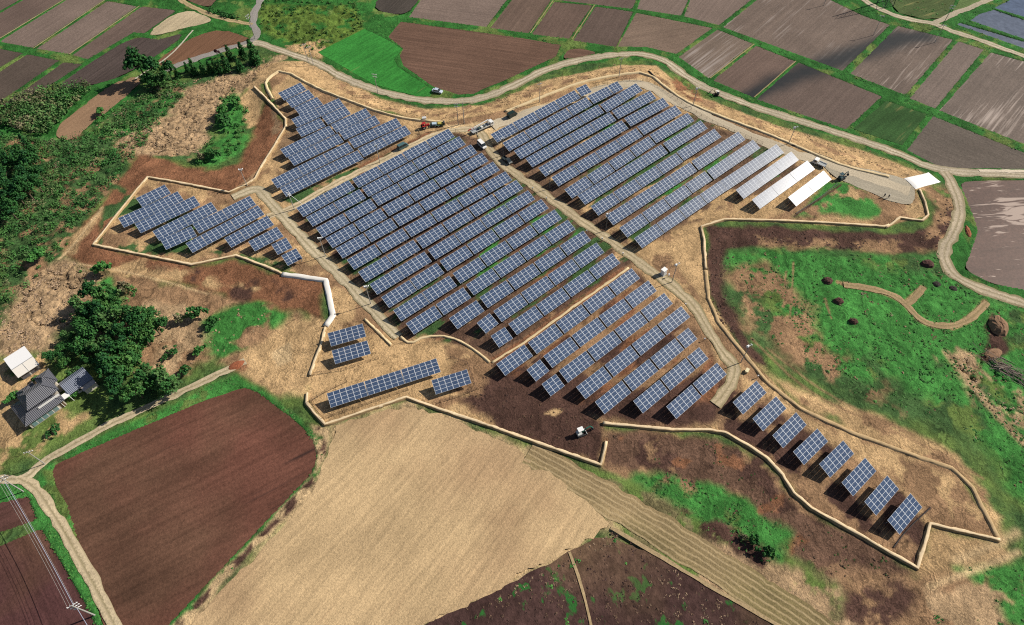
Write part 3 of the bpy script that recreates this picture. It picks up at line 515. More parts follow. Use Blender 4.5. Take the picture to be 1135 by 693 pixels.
# reeds stand in a mat broken by narrow dark gaps
gap = np.zeros_like(x)
for pts in (LAYERS[7][1], LAYERS[11][1], [(1080,385),(1110,400),(1135,440),(1135,470),(1080,445),(1045,395)]):
    P = [tuple(flat(*q)[:2]) for q in pts]; i = subset(P, 0); d = sdf(x[i], y[i], P)
    a_ = np.abs(fbm(x[i], y[i], 10, 61, 4)); b_ = np.abs(fbm(x[i], y[i], 5, 66, 3))
    gap[i] = np.maximum(gap[i], np.maximum(sstep(.035, .0, a_), .7 * sstep(.03, 0, b_)) * sstep(1, -3, d))
alb *= (1 - .55 * gap)[:, None]
# sheets sink the ground below them
SH = []
sink = np.zeros_like(x)
for nm, mk, col, pts, fur, sk, wander in SHEETS:
    P = poly(pts); i = subset(P, 1); 
    SH.append((nm, mk, col, P, [tuple(at(*q)[:2]) for q in fur], sk, wander))
    if len(i): 
        d = sdf(x[i], y[i], P); s_ = (d < -.25) * (sk + .35); sink[i] = np.maximum(sink[i], s_); tuft[i] *= sstep(-.2, .8, d)
RD = []
for nm, mk, col, pts, wd in ROADS:
    P = smooth_line([tuple(at(*q)[:2]) for q in pts], 1.2); RD.append((nm, mk, col, P, wd)); i = subset(P, wd)
    if len(i) and wd > 1:
        d = seg_dist(x[i], y[i], P, False) - wd / 2; tuft[i] *= sstep(-.1, 1.2, d); sink[i] = np.maximum(sink[i], (d < -.35) * .12)
near = (np.abs(x) < 263) & (y < 333) & (y > 15)
tz = np.where(near, tuft * (1.2 * n_c + .9 * fbm(x, y, 3.4, 21, 2) + .1), 0)
zg = hgt - sink + tz - .8 * gap + .05 * n_a * near
ny, nx = shp
idx = np.arange(ny * nx).reshape(ny, nx)
Q = np.stack([idx[:-1, :-1], idx[:-1, 1:], idx[1:, 1:], idx[1:, :-1]], -1).reshape(-1, 4)
alb *= (1 + .34 * fbm(x, y, 1.3, 33, 2) + .3 * n_a)[:, None]
albc = np.concatenate([np.clip(alb, .004, .8), np.ones((len(x), 1))], 1)
me = np_mesh('ground', np.stack([x, y, zg], 1), Q, [('albedo', 'FLOAT_COLOR', albc), ('tuft', 'FLOAT', tuft)])
GROUND = link_mesh('ground', me, ground_material()); tag(GROUND, kind='structure')

FM = {
 'paddy': field_material('paddy_mud', .02, .9, .3, .75, .08, 1.6, bump=.12, blotch=.3),
 'streaky': field_material('paddy_mud_faint_lines', .02, .9, .3, .7, .1, 1.6, dash=dict(scale=(.03, 1.1, 1), lo=1.04, hi=1.36, col=(.33, .28, .25)), bump=.1),
 'streakier': field_material('paddy_mud_pale_lines', .02, .9, .3, .7, .1, 1.6, dash=dict(scale=(.05, 1.15, 1), lo=1.06, hi=1.34, col=(.40, .33, .285)), bump=.1),
 'plough': field_material('ploughed_soil', .03, 1.1, .45, .9, .12, 2.0, bump=.3),
 'brownf': field_material('turned_earth', .05, .75, .5, .92, .1, 1.8, bump=.3, blotch=.6, dash=dict(scale=(.03, .6, 1), lo=1.12, hi=1.26, col=(.045, .024, .02), area=.02), alt=(.108, .056, .036)),
 'straw': field_material('dry_stubble', .05, .9, .35, .95, .1, 2.2, bump=.25),
 'strawf': field_material('mown_straw', .07, .8, .34, .95, .1, 2.6, bump=.35, blotch=.35, alt=(.37, .25, .14), dash=dict(scale=(.035, .4, 1), lo=1.20, hi=1.5, col=(.25, .14, .08), area=.025)),
 'fallow': field_material('fallow_soil', .5, .5, .6, .95, .08, .9, bump=.6, blotch=.6, alt=(.12, .075, .046), dash=dict(scale=(.33, .5, 1), lo=1.19, hi=1.27, col=(.028, .115, .026), area=.16)),
 'gravel': field_material('compacted_gravel', .05, .7, .22, .95, .12, 2.0, bump=.1, blotch=.25),
 'terrace': field_material('terraced_grass', .1, .25, .4, .95, .1, 1.5, bump=.5, blotch=.5, alt=(.19, .15, .07), stripes=1.5),
 'lane': field_material('rutted_lane', .12, .0, .25, .95, .1, 1.6, bump=.2, blotch=.3, ruts=True),
 'grassf': field_material('field_grass', .05, .7, .45, .95, .1, 1.3, bump=.5, blotch=.5, dash=dict(scale=(.05, .5, 1), lo=1.18, hi=1.4, col=(.25, .22, .09))),
 'mud': field_material('wet_mud', .03, .5, .3, .6, .2, 1.2, bump=.05, blotch=.45, dash=dict(scale=(.07, .34, 1), lo=1.13, hi=1.20, col=(.34, .26, .215), warp=2.2)),  # pale dashes paint the reflective sheen into the mud colour
 'water': field_material('standing_water', .02, .1, .15, .06, .6, .4, bump=0, blotch=.2),
}
DARK_STREAK = [tuple(at(*q)[:2]) for q in [(832,106),(860,92),(890,80),(930,66),(968,52),(1000,42),(1025,40)]]  # course of the long dark streak tinted into the paddy colour
DARK_STREAK_R = [4.5, 6, 7.5, 8.5, 8.5, 8, 6]
def add_field(nm, mk, col, P, fur, sk, wander, k):
    B = smooth_line(P, 1.3, 2, closed=True)[:-1] if wander > .28 else resample(P + [P[0]], 1.5)[:-1]
    bx, by = np.array(B, np.float32).T
    wx = wander * 2 * fbm(bx, by, 2.2, k, 3); wy = wander * 2 * fbm(bx, by, 2.2, k + 7, 3)
    B = list(zip((bx + wx).tolist(), (by + wy).tolist()))
    A = np.array(B); ix, iy = np.meshgrid(np.arange(A[:, 0].min(), A[:, 0].max(), 2.6), np.arange(A[:, 1].min(), A[:, 1].max(), 2.6))
    ix, iy = ix.ravel().astype(np.float32), iy.ravel().astype(np.float32)
    ins = sdf(ix, iy, B) < -1
    pts = [Vector(b) for b in B] + [Vector((a, b)) for a, b in zip(ix[ins].tolist(), iy[ins].tolist())]
    V, _, Fc, *_ = delaunay_2d_cdt(pts, [], [list(range(len(B)))], 1, 1e-4)
    V = np.array([(v.x, v.y) for v in V], np.float32); Fc = np.array([f for f in Fc if len(f) == 3], np.int32)
    z = height(V[:, 0], V[:, 1]) - sk + .04
    (ax, ay), (cx, cy) = fur; L = math.hypot(cx - ax, cy - ay); ux, uy = (cx - ax) / L, (cy - ay) / L
    u = (V[:, 0] - ax) * ux + (V[:, 1] - ay) * uy; v = -(V[:, 0] - ax) * uy + (V[:, 1] - ay) * ux
    dark_streak = np.zeros(len(V), np.float32)
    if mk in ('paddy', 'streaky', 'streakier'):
        for (a, b, r0, r1) in zip(DARK_STREAK[:-1], DARK_STREAK[1:], DARK_STREAK_R[:-1], DARK_STREAK_R[1:]):
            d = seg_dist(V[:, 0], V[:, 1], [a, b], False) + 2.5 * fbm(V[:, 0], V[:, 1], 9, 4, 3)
            dark_streak = np.maximum(dark_streak, .92 * sstep((r0 + r1) * .6, (r0 + r1) * .1, d))
    me = np_mesh(nm, np.column_stack([V, z]), Fc, [('fuv', 'FLOAT_VECTOR', np.column_stack([u, v, np.full(len(V), k * 13.7)])), ('dark_streak', 'FLOAT', dark_streak)])
    o = link_mesh(nm, me, FM[mk]); o.color = (*col, 1); tag(o, kind='structure'); return o
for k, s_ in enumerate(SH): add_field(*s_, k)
def add_road(nm, mk, col, P, wd, k):
    P = np.array(P, np.float32); T = np.gradient(P, axis=0); T /= np.linalg.norm(T, axis=1)[:, None] + 1e-9; N = np.stack([-T[:, 1], T[:, 0]], 1)
    s = np.concatenate([[0], np.cumsum(np.linalg.norm(np.diff(P, axis=0), axis=1))])
    m = 9; rows = []
    for j in range(m):
        f = j / (m - 1) * 2 - 1
        wj = wd / 2 * (.92 + (.55 if wd < 8 else .2) * 2 * fbm(s, s * 0 + 31 * (1 if f > 0 else 2), 3.2, k, 4))
        rows.append(P + N * (f * wj)[:, None])
    V = np.stack(rows, 1).reshape(-1, 2); n = len(P)
    z = height(V[:, 0], V[:, 1]) + .06 + .006 * k - (.04 if wd > 2 else 0) * np.tile(np.abs(np.linspace(-1, 1, m)) > .95, n)
    id_ = np.arange(n * m).reshape(n, m); Q = np.stack([id_[:-1, :-1], id_[1:, :-1], id_[1:, 1:], id_[:-1, 1:]], -1).reshape(-1, 4)
    fu = np.column_stack([np.repeat(s, m), np.tile(np.linspace(-wd / 2, wd / 2, m), n), np.full(n * m, k * 7.7)])
    me = np_mesh(nm, np.column_stack([V, z]), Q, [('fuv', 'FLOAT_VECTOR', fu), ('dark_streak', 'FLOAT', np.zeros(n * m))])
    o = link_mesh(nm, me, FM[mk]); o.color = (*col, 1); tag(o, kind='structure')
for k, r_ in enumerate(RD): add_road(*r_, k)

# ------------------------------------------------------------------ earth bunds round the site
CRESTM = mat('sunlit_beaten_crest', (.64, .50, .32), .95, var=.25, scale=1.6, spec=.1)  # compacted top, paler still with sunlight painted into its colour
BUNDM = mat('shaded_beaten_earth', (.36, .25, .13), .95, var=.3, scale=1.6, spec=.1)  # bank sides, partial shade painted in as a darker earth tone
CURBM = mat('pale_kerb_earth', (.60, .47, .28), .95, var=.25, scale=1.6, spec=.1)
WHITEM = mat('white_sheeting', (.66, .63, .58), .7, var=.06, scale=2)
def bund(pts, label, half=.62, top=.34, hh=.6, m=None, name='earth_bund', group=None, rnd=0, seed=0):
    P = np.array(smooth_line([tuple(at(*q)[:2]) for q in pts], .9, rnd), np.float32)
    T = np.gradient(P, axis=0); T /= np.linalg.norm(T, axis=1)[:, None] + 1e-9; N = np.stack([-T[:, 1], T[:, 0]], 1)
    prof = [(-half, -.2), (-top * 1.25, hh * .72), (-top * .9, hh), (0, hh * .97), (top * .9, hh), (top * 1.25, hh * .72), (half, -.2)]
    n, m_ = len(P), len(prof); ss = np.arange(n) * .9
    V = np.zeros((n, m_, 3), np.float32); z0 = height(P[:, 0], P[:, 1])
    for j, (o_, z_) in enumerate(prof):
        jit = .5 * fbm(ss, ss * 0 + j * 1.1, 1.8, seed + j, 3)
        V[:, j, :2] = P + N * (o_ + jit)[:, None]; V[:, j, 2] = z0 + z_ * (1 + .35 * fbm(ss, ss * 0 + 3.3, 3, seed, 2)) + jit * .3
    id_ = np.arange(n * m_).reshape(n, m_); Q = np.stack([id_[:-1, :-1], id_[1:, :-1], id_[1:, 1:], id_[:-1, 1:]], -1).reshape(-1, 4)
    # closed ends
    me = np_mesh(name, V.reshape(-1, 3), Q)
    bm = bmesh.new(); bm.from_mesh(me); bm.verts.ensure_lookup_table()
    bm.faces.new([bm.verts[i] for i in range(m_)]); bm.faces.new([bm.verts[(n - 1) * m_ + i] for i in range(m_)][::-1])
    bmesh.ops.recalc_face_normals(bm, faces=bm.faces); bm.to_mesh(me); bm.free()
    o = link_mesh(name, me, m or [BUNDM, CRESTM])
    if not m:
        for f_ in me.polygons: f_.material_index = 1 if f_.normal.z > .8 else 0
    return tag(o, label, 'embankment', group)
bund([(302,110),(294,95),(297,87),(313,77),(352,99),(387,112),(418,124),(453,133),(493,136)], 'thin pale earth bund curving below the gravel road above the smallest slanting array', .8, .3, .6, CURBM, seed=1, rnd=1)
bund([(282,97),(317,133),(317,141),(303,165),(290,185),(283,199),(270,207),(254,214),(210,205),(164,197),(134,234),(104,272),(158,283),(213,294),(262,284),(300,298),(313,304)], 'long tan earth bund zigzagging round the small western array', seed=2)
bund([(313,304.5),(337,307.5),(361,311),(365,330),(369,350),(365,356),(361,362)], 'earth bund stretch covered in white sheeting at the reddish slope', 1.0, .6, .6, WHITEM, 'covered_bund', rnd=0, seed=3)
bund([(361,363.5),(356,384),(349,401),(344,417)], 'short straight earth bund running down from the white sheeting', seed=4)
bund([(341,436),(340,447),(350,460),(361,471),(405,456),(451,441),(490,455),(535,470),(600,493),(666,516),(669,503),(672,490)], 'tan earth bund along the top edge of the straw field', seed=5, hh=.7)
bund([(668,470),(745,477),(785,477),(803,480),(831,496),(850,509),(867,527),(879,547),(899,564),(951,593),(1016,630),(1023,606),(1030,581),(1068,590),(1107,599)], 'long sunlit earth bund curving below the lone tables to a notch', seed=6, hh=.7)
bund([(1107,598),(1092,570),(1078,541),(1055,519),(1022,508),(994,498),(942,479),(887,453),(850,424),(820,387),(796,357),(785,331),(782,300)], 'worn brown earth bund between the lone tables and the green rough', .85, .38, .36, mat('worn_earth', (.42, .30, .165), .95, var=.35, scale=1.2, spec=.1), seed=7)
bund([(782,299),(780,266),(777,252),(802,244),(860,245),(920,248),(970,251),(979,252),(985,250)], 'straight earth bund above the dark brown bank', seed=8)
bund([(981,253),(988,249),(997,242),(1010,244),(1022,245),(1028,239),(1025,225),(1019,211)], 'hooked end of the earth bund below the white sheet', seed=9)
bund([(404,354),(420,369),(434,383)], 'pale kerb beside the lower end of the pale track', .45, .25, .4, CURBM, 'earth_kerb', rnd=0, seed=10)
bund([(444,374),(455,382),(471,373),(499,373),(520,384),(535,395),(543,402)], 'pale winding kerb above the purple tracks', .45, .25, .4, CURBM, 'earth_kerb', seed=11, rnd=1)
bund([(545,402),(581,380),(633,342),(697,297)], 'pale sandy kerb between the large array and the lower array', .5, .25, .16, CURBM, 'earth_kerb', rnd=0, seed=12)
bund([(560,124),(600,108),(641,92),(685,83),(717,80),(745,103),(768,117),(811,134),(860,152),(905,172),(940,186),(985,196)], 'long low sandy kerb between the bank and the inner road', .8, .4, .45, CURBM, 'earth_kerb', seed=13, rnd=1)

# ------------------------------------------------------------------ solar tables
ZL, TILT, MW, MH = 1.75, R(20), 1.70, 1.03
def glass_material():
    m, n, l, b = nodes('blue_cells')
    tc = n.new('ShaderNodeTexCoord'); sp = n.new('ShaderNodeSeparateXYZ'); l.new(tc.outputs['Object'], sp.inputs[0])
    def cells(axis, k):
        f = math_node(n, l, 'FRACT', math_node(n, l, 'MULTIPLY', sp.outputs[axis], k)); d = math_node(n, l, 'ABSOLUTE', math_node(n, l, 'SUBTRACT', f, .5))
        return math_node(n, l, 'GREATER_THAN', d, .46)
    line = math_node(n, l, 'MAXIMUM', cells(0, 10 / 1.6), cells(1, 6 / .96))
    oi = n.new('ShaderNodeObjectInfo')
    rmp = n.new('ShaderNodeMix'); rmp.data_type = 'RGBA'; rmp.inputs[6].default_value = (.027, .052, .112, 1); rmp.inputs[7].default_value = (.042, .070, .136, 1); l.new(oi.outputs['Random'], rmp.inputs[0])
    mx = n.new('ShaderNodeMix'); mx.data_type = 'RGBA'; l.new(line, mx.inputs[0]); l.new(rmp.outputs[2], mx.inputs[6]); mx.inputs[7].default_value = (.15, .19, .26, 1)
    l.new(mx.outputs[2], b.inputs['Base Color']); b.inputs['Roughness'].default_value = .27; b.inputs['Specular IOR Level'].default_value = .125
    return m
GLASS = glass_material(); ALU = mat('pale_aluminium', (.62, .66, .71), .5, 0, .04, 2); STEEL = mat('galvanised_steel', (.42, .43, .44), .5, .3, .1, 2)
mb = MB()                                       # one module: a framed slab, glass on top
fx, fy = MW / 2 - .012, MH / 2 - .012; gx_, gy_ = fx - .058, fy - .034; th = .045
o4 = [(-fx, -fy), (fx, -fy), (fx, fy), (-fx, fy)]; i4 = [(-gx_, -gy_), (gx_, -gy_), (gx_, gy_), (-gx_, gy_)]
v = [(a, b, 0) for a, b in o4] + [(a, b, th) for a, b in o4] + [(a, b, th) for a, b in i4] + [(a, b, th - .006) for a, b in i4]
f = [(3, 2, 1, 0)] + [(i, (i + 1) % 4, 4 + (i + 1) % 4, 4 + i) for i in range(4)] + [(4 + i, 4 + (i + 1) % 4, 8 + (i + 1) % 4, 8 + i) for i in range(4)] + [(8 + i, 8 + (i + 1) % 4, 12 + (i + 1) % 4, 12 + i) for i in range(4)]
mb.add(v, f, 0).add(v[12:], [(0, 1, 2, 3)], 1)
me_module = bpy.data.meshes.new('solar_module'); me_module.from_pydata(mb.v, [], mb.f)
for p_, k in zip(me_module.polygons, mb.m): p_.material_index = k
me_module.materials.append(ALU); me_module.materials.append(GLASS)
DEPTH = 4 * MH; ct, st_ = math.cos(TILT), math.sin(TILT)
RACKS = {}
def rack_mesh(nc):
    if nc not in RACKS:
        b = MB(); Ln = nc * MW
        for d in (.5, 1.6, 2.45, 3.55):               # four purlins under the modules
            b.box((0, DEPTH / 2 * ct - d * ct, ZL + (DEPTH - d) * st_ - .09), (Ln, .06, .1))
        for k in range(3):                            # three rafters
            X = (k - 1) * Ln * .4; b.box((X, 0, ZL + DEPTH / 2 * st_ - .19), (.08, DEPTH * .96, .1), rx=TILT)
        me = bpy.data.meshes.new('support_frame'); me.from_pydata(b.v, [], b.f); me.materials.append(STEEL)
        legs = []
        for hgt_ in (ZL + .55 * st_ - .24, ZL + (DEPTH - .55) * st_ - .24):
            b = MB(); b.box((0, 0, (hgt_ - .2) / 2), (.09, .09, hgt_ + .2)); ml = bpy.data.meshes.new('leg'); ml.from_pydata(b.v, [], b.f); ml.materials.append(STEEL); legs.append(ml)
        RACKS[nc] = (me, legs)
    return RACKS[nc]
ROT = Matrix.Rotation(TILT, 4, 'X')
def solar_table(x_, y_, z_, yaw, nc, label, group):
    root = empty('solar_table', (x_, y_, z_), yaw, label=label, cat='solar panel', group=group)
    rm, lm = rack_mesh(nc)
    link_mesh('support_frame', rm, None, root)
    for sx in (-1, 1):
        for k, sy in ((0, -1), (1, 1)):
            o = link_mesh('leg', lm[k], None, root); o.location = (sx * nc * MW * .4, sy * (DEPTH / 2 - .55) * ct, 0)
    for r in range(4):
        d = (r + .5) * MH                                   # distance down from the high edge
        for c in range(nc):
            o = bpy.data.objects.new('solar_module', me_module); C.objects.link(o); o.parent = root
            M = Matrix.Translation(((c - (nc - 1) / 2) * MW, (DEPTH / 2 - d) * ct, ZL + (DEPTH - d) * st_)) @ ROT
            o.matrix_local = M
ORD = ['', 'first', 'second', 'third', 'fourth', 'fifth', 'sixth', 'seventh', 'eighth', 'ninth', 'tenth', 'eleventh', 'twelfth', 'thirteenth', 'fourteenth', 'fifteenth']
def zpt(zx, zy, s, u, v): return (zx + u / s, zy + v / s)
# each row: list of runs (start of the high edge, end of the high edge, module columns of each table), photo points
A_ = lambda u, v: zpt(290, 85, 5.778, u, v)
B_ = lambda u, v: zpt(120, 195, 4.622, u, v)
F_ = lambda u, v: zpt(340, 350, 5.333, u, v)
S_ = lambda u, v: zpt(780, 400, 4.078, u, v)
BLOCKS = [
 ('array under the road', 'from the bund', 'solar tables of the array below the gravel road', [
  [(A_(113,102),A_(240,42),[6])], [(A_(162,150),A_(293,87),[6])], [(A_(212,198),A_(350,133),[6])],
  [(A_(193,272),A_(490,140),[6,6])], [(A_(222,333),A_(370,267),[6]),(A_(388,257),A_(530,190),[6])],
  [(A_(120,465),A_(430,315),[6,6]),(A_(443,307),A_(663,203),[6,3])], [(A_(168,517),A_(487,365),[6,6]),(A_(497,352),A_(720,250),[6,3])],
  [(A_(60,660),A_(550,420),[6,6,6]),(A_(557,405),A_(860,265),[6,6])], [((310.5,208.3),A_(612,473),[6,6,6]),(A_(615,462),A_(917,313),[6,6])]]),
 ('array beside the scrub', 'from the scrub', 'solar tables of the western array', [
  [(B_(148,112),B_(283,48),[6])], [(B_(60,213),B_(197,152),[6]),(B_(212,147),B_(350,82),[6])], [(B_(140,243),B_(435,105),[6,6])],
  [(B_(228,283),B_(525,135),[6,6])], [(B_(272,325),B_(420,260),[6]),(B_(437,245),B_(720,105),[6,6])],
  [(B_(397,345),B_(765,152),[3,6,6])], [(B_(597,318),B_(812,205),[3,6])], [(B_(720,335),B_(860,263),[6])], [(B_(838,352),B_(908,318),[3])], [(B_(888,408),B_(960,372),[3])]]),
 ('big middle array', 'from the pale track', 'solar tables of the central array', [
  [((328.5,230.6),(386.2,199.8),[6,6]),((390.1,198.6),(496.8,142.8),[6]*4)], [((339.1,241),(398.3,209.8),[6,6]),((400.9,208.4),(508.9,151.2),[6]*4)],
  [((349.8,253.1),(410.4,220.2),[6,6]),((411.8,218.1),(521.9,160.3),[6]*4)], [((360.7,264.3),(421.6,231.1),[6,6]),((423.4,229.4),(534,169.3),[6]*4)],
  [((371.8,275.6),(432.9,241.8),[6,6]),((435,240.6),(546.5,179.2),[6]*4)], [((384.2,288.2),(445.9,253.1),[6,6]),((447.9,252.2),(560,190),[6]*4)],
  [((396.8,301.6),(458,266),[6,6]),((460.6,264.8),(572.1,199.5),[6]*4)], [((409.6,315.2),(470.1,279),[6,6]),((474.1,276.8),(585.1,211.1),[6]*4)],
  [((422.5,329.7),(483.9,291.6),[6,6]),((487.3,289.5),(599.8,220.8),[6]*4)], [((435.8,344.1),(497.8,305.5),[6,6]),((501.6,303.1),(614.5,232.4),[6]*4)],
  [((449.8,358.6),(513.4,318.5),[6,6]),((516.3,315.9),(629.2,243.7),[6]*4)], [((497.4,353.1),(528.1,332.7),[6]),((531.5,329.7),(646.5,255.8),[6]*4)],
  [((528.1,358.3),(542.8,347),[3]),((546.8,344.9),(661,269),[6]*4)], [((543.9,372.5),(559.4,362.6),[3]),((563.4,359.1),(678.5,280.7),[6]*4)]]),
 ('array under the kerb', 'from the dark soil', 'solar tables of the lower array', [
  [((550.4,403.4),(580.7,382.1),[6]),((585,380),(700.1,297.3),[6]*4)], [((583.5,410.2),(598.6,398.4),[3]),((601.8,395.2),(718.7,310.7),[6]*4)],
  [((600.3,425.8),(615.9,414.5),[3]),((619.3,411.1),(736,324.8),[6]*4)], [((638.4,429.2),(755.1,339.3),[6]*4)], [((659.1,445.7),(762.9,363.2),[6,6,6,3])],
  [((701.5,444.8),(775,384.8),[6,6,3])], [((738,451),(794.9,401.8),[6,6])]]),
 ('array with the glare', 'from the road', 'solar tables of the eastern array', [
  [((543.8,149),(636.4,100.2),[6]*4),((639,98),(648.8,93.7),[3])], [((556.8,158.6),(649.4,107.8),[6]*4),((651.2,106.6),(684,90.2),[6,3])],
  [((569.5,167.2),(662.4,116.2),[6]*4),((665,116.2),(704.8,92.3),[6,6])], [((582.4,175.9),(675.7,124.5),[6]*4),((678,123.1),(720.4,100.6),[6,6])],
  [((596.6,186.2),(688.9,133.5),[6]*4),((692.3,130.9),(734.2,108.7),[6,6])], [((611,196.8),(704.8,142.1),[6]*4),((706.5,140.4),(748.1,117),[6,6])],
  [((625.5,210.3),(718.7,151.1),[6]*4),((720.9,149),(761,125.7),[6,6])], [((640.1,216.9),(732.5,160.3),[6]*4),((735.6,158.6),(775.8,134),[6,6])],
  [((654.7,228.8),(749,169.8),[6]*4),((750.7,168.1),(791,143.2),[6,6])], [((671.2,239.2),(764.6,180),[6]*4),((766.5,178.8),(818,146),[6,6,3])],
  [((686.4,252.7),(781.1,189.9),[6]*4),((783.4,189.2),(834.4,155.1),[6,6,3])], [((702.7,264.3),(797.5,200.8),[6]*4),((799.3,200),(859.5,160.7),[6]*3)],
  [((816.2,210),(876.3,168.5),[6]*3)], [((834.1,220.9),(894.1,178.5),[6]*3)], [((873.4,218.7),(912.8,189.2),[6,6])]]),
 ('corner array', 'from the short bund', 'solar tables of the corner array', [
  [(F_(128,103),F_(325,48),[6])], [(F_(152,205),F_(352,148),[6])], [(F_(118,460),F_(765,252),[6,6,6])], [(F_(738,382),F_(945,317),[6])]]),
 ('file of lone tables on the narrow tip', '', 'lone solar tables in a file', [
  [(S_(131,187),S_(238,90),[6])], [(S_(220,262),S_(327,160),[6])], [(S_(310,337),S_(417,233),[6])], [(S_(405,410),S_(512,307),[6])],
  [(S_(523,465),S_(628,362),[6])], [(S_(625,548),S_(727,440),[6])], [(S_(727,635),S_(828,520),[6])], [((983.8,576.1),(1008.6,547.3),[6])]]),
]
ZH = ZL + DEPTH * st_
RATIO = []
for bname, frm, grp, rows in BLOCKS:
    for ri, runs in enumerate(rows):
        k = 0; ntab = sum(len(r[2]) for r in runs)
        for p0, p1, cols in runs:
            a = at(*p0, dz=ZH); b = at(*p1, dz=ZH); dx, dy = b.x - a.x, b.y - a.y; L = math.hypot(dx, dy); yaw = math.atan2(dy, dx)
            tot = sum(cols) * MW; gap = (L - tot) / max(1, len(cols) - 1) if len(cols) > 1 else 0
            gap = min(max(gap, .12), .6); span = tot + gap * (len(cols) - 1); s = (L - span) / 2
            for nc in cols:
                k += 1; m_ = s + nc * MW / 2; s += nc * MW + gap
                ux, uy = dx / L, dy / L; RATIO.append(L / tot)
                X = a.x + ux * m_ + uy * DEPTH / 2 * ct; Y = a.y + uy * m_ - ux * DEPTH / 2 * ct
                size = 'half-size solar table' if nc == 3 else 'blue solar table'
                if not frm: lab = f'lone blue solar table, {ORD[ri + 1]} from the road in the file on the tip'
                elif ntab == 1: lab = f'{size} alone in the {ORD[ri + 1]} row down of the {bname}'
                else: lab = f'{size}, {ORD[k]} {frm}, {ORD[ri + 1]} row of the {bname}'
                solar_table(X, Y, hz(X, Y), yaw, nc, lab, grp)

# ------------------------------------------------------------------ foliage
def leaf_cloud(cent, rad, per, size, tints, seed, flat_=1.0, droop=0.0, tall=1.0, up=0.0, tsc=9.0):
    """leaf quads scattered in clumps: cent (n,3), rad (n,), per quads each; tints: list of colours, one picked per clump"""
    g = np.random.default_rng(seed); n = len(cent); N = n * per
    d = g.normal(size=(N, 3)); d /= np.linalg.norm(d, axis=1)[:, None] + 1e-9; r = g.random(N) ** .45
    off = d * r[:, None] * np.repeat(rad, per)[:, None]; off[:, 2] *= flat_
    c = np.repeat(cent, per, 0) + off
    nrm = d + g.normal(scale=.7, size=(N, 3)); nrm[:, 2] = np.abs(nrm[:, 2]) * .6 + .35 - droop + up; nrm /= np.linalg.norm(nrm, axis=1)[:, None]
    a = np.cross(nrm, g.normal(size=(N, 3))); a /= np.linalg.norm(a, axis=1)[:, None] + 1e-9; b = np.cross(nrm, a)
    if tall > 1: 
        b = np.tile([0, 0, 1.0], (N, 1)) + g.normal(scale=.35, size=(N, 3)); a = np.cross(b, g.normal(size=(N, 3))); a /= np.linalg.norm(a, axis=1)[:, None] + 1e-9
    s = size * (.6 + .8 * g.random(N))[:, None]
    V = np.stack([c - a * s * .5, c + b * s * .5 * tall, c + a * s * .5, c - b * s * .5 * (1 if tall == 1 else .3)], 1).reshape(-1, 3)
    T = np.array(sorted(tints, key=sum)); u_ = .5 + 1.25 * fbm(cent[:, 0], cent[:, 1], tsc, seed % 50, 3) + g.normal(scale=.10, size=n)
    ti = T[np.clip((u_ * len(T)).astype(int), 0, len(T) - 1)] * (.86 + .28 * g.random((n, 1))); ti = np.repeat(ti, per, 0) * (.85 + .3 * g.random((N, 1)))
    ti = np.concatenate([np.repeat(ti, 4, 0), np.ones((N * 4, 1))], 1)
    return V, np.arange(N * 4).reshape(-1, 4), ti
def leaf_mesh(name, parts):
    V = np.concatenate([p[0] for p in parts]); T = np.concatenate([p[2] for p in parts]); k = 0; Q = []
    for p in parts: Q.append(p[1] + k); k += len(p[0])
    me = np_mesh(name, V, np.concatenate(Q), [('tint', 'FLOAT_COLOR', T)]); me.materials.append(LEAF); return me
BARK = mat('bark', (.12, .085, .06), .95, var=.3, scale=4)
DK = [(.02, .08, .026), (.036, .118, .03), (.026, .096, .024)]; MD = [(.036, .12, .03), (.06, .15, .036), (.03, .10, .026)]; BT = [(.075, .205, .045), (.05, .165, .038)]
OL = [(.09, .16, .052), (.065, .135, .042), (.14, .15, .07), (.055, .15, .038), (.19, .165, .10)]
def trunk_mesh(h, r, seed):
    g = random.Random(seed); b = MB(); lean = (g.uniform(-.2, .2), g.uniform(-.2, .2))
    top = Vector((lean[0], lean[1], h * .62)); b.tube((0, 0, -.3), top * .5, r, r * .75); b.tube(top * .5, top, r * .75, r * .45)
    for k in range(5):
        a = k * 1.26 + g.random(); s = top * g.uniform(.55, .95); b.tube(s, s + Vector((math.cos(a), math.sin(a), .75)) * h * .28, r * .38, r * .1, 6)
    me = bpy.data.meshes.new('trunk'); me.from_pydata(b.v, [], b.f); me.materials.append(BARK); return me
def broad_crown(h, rad, seed, tints, n=62, per=34, size=.5):
    g = np.random.default_rng(seed); lob = g.normal(size=(7, 3)) * np.array([rad * .42, rad * .42, h * .12]); lob[0] = 0
    c = []
    while len(c) < n:
        l_ = lob[g.integers(0, 7)]; d = g.normal(size=3); d /= np.linalg.norm(d); d[2] = abs(d[2]) * 1.0 - .25
        p = l_ + d * np.array([rad * .58, rad * .58, h * .27]) * g.random() ** .3
        c.append(p + np.array([0, 0, h * .66]))
    c = np.array(c); return leaf_mesh('crown', [leaf_cloud(c, g.uniform(.55, 1.05, n) * rad / 3.2, per, size, tints, seed + 1, tsc=2.5)])
def cone_crown(h, rad, seed, tints, n=60, per=30, size=.42):
    g = np.random.default_rng(seed); t = g.random(n) ** 1.35 * .92 + .06; a = g.random(n) * 6.283; rr = rad * (1 - t) ** .8 * np.sqrt(g.random(n)) + .1
    c = np.stack([rr * np.cos(a), rr * np.sin(a), t * h], 1)
    return leaf_mesh('crown', [leaf_cloud(c, (.35 + .6 * (1 - t)) * rad / 1.8, per, size, tints, seed + 1, tsc=2.5)])
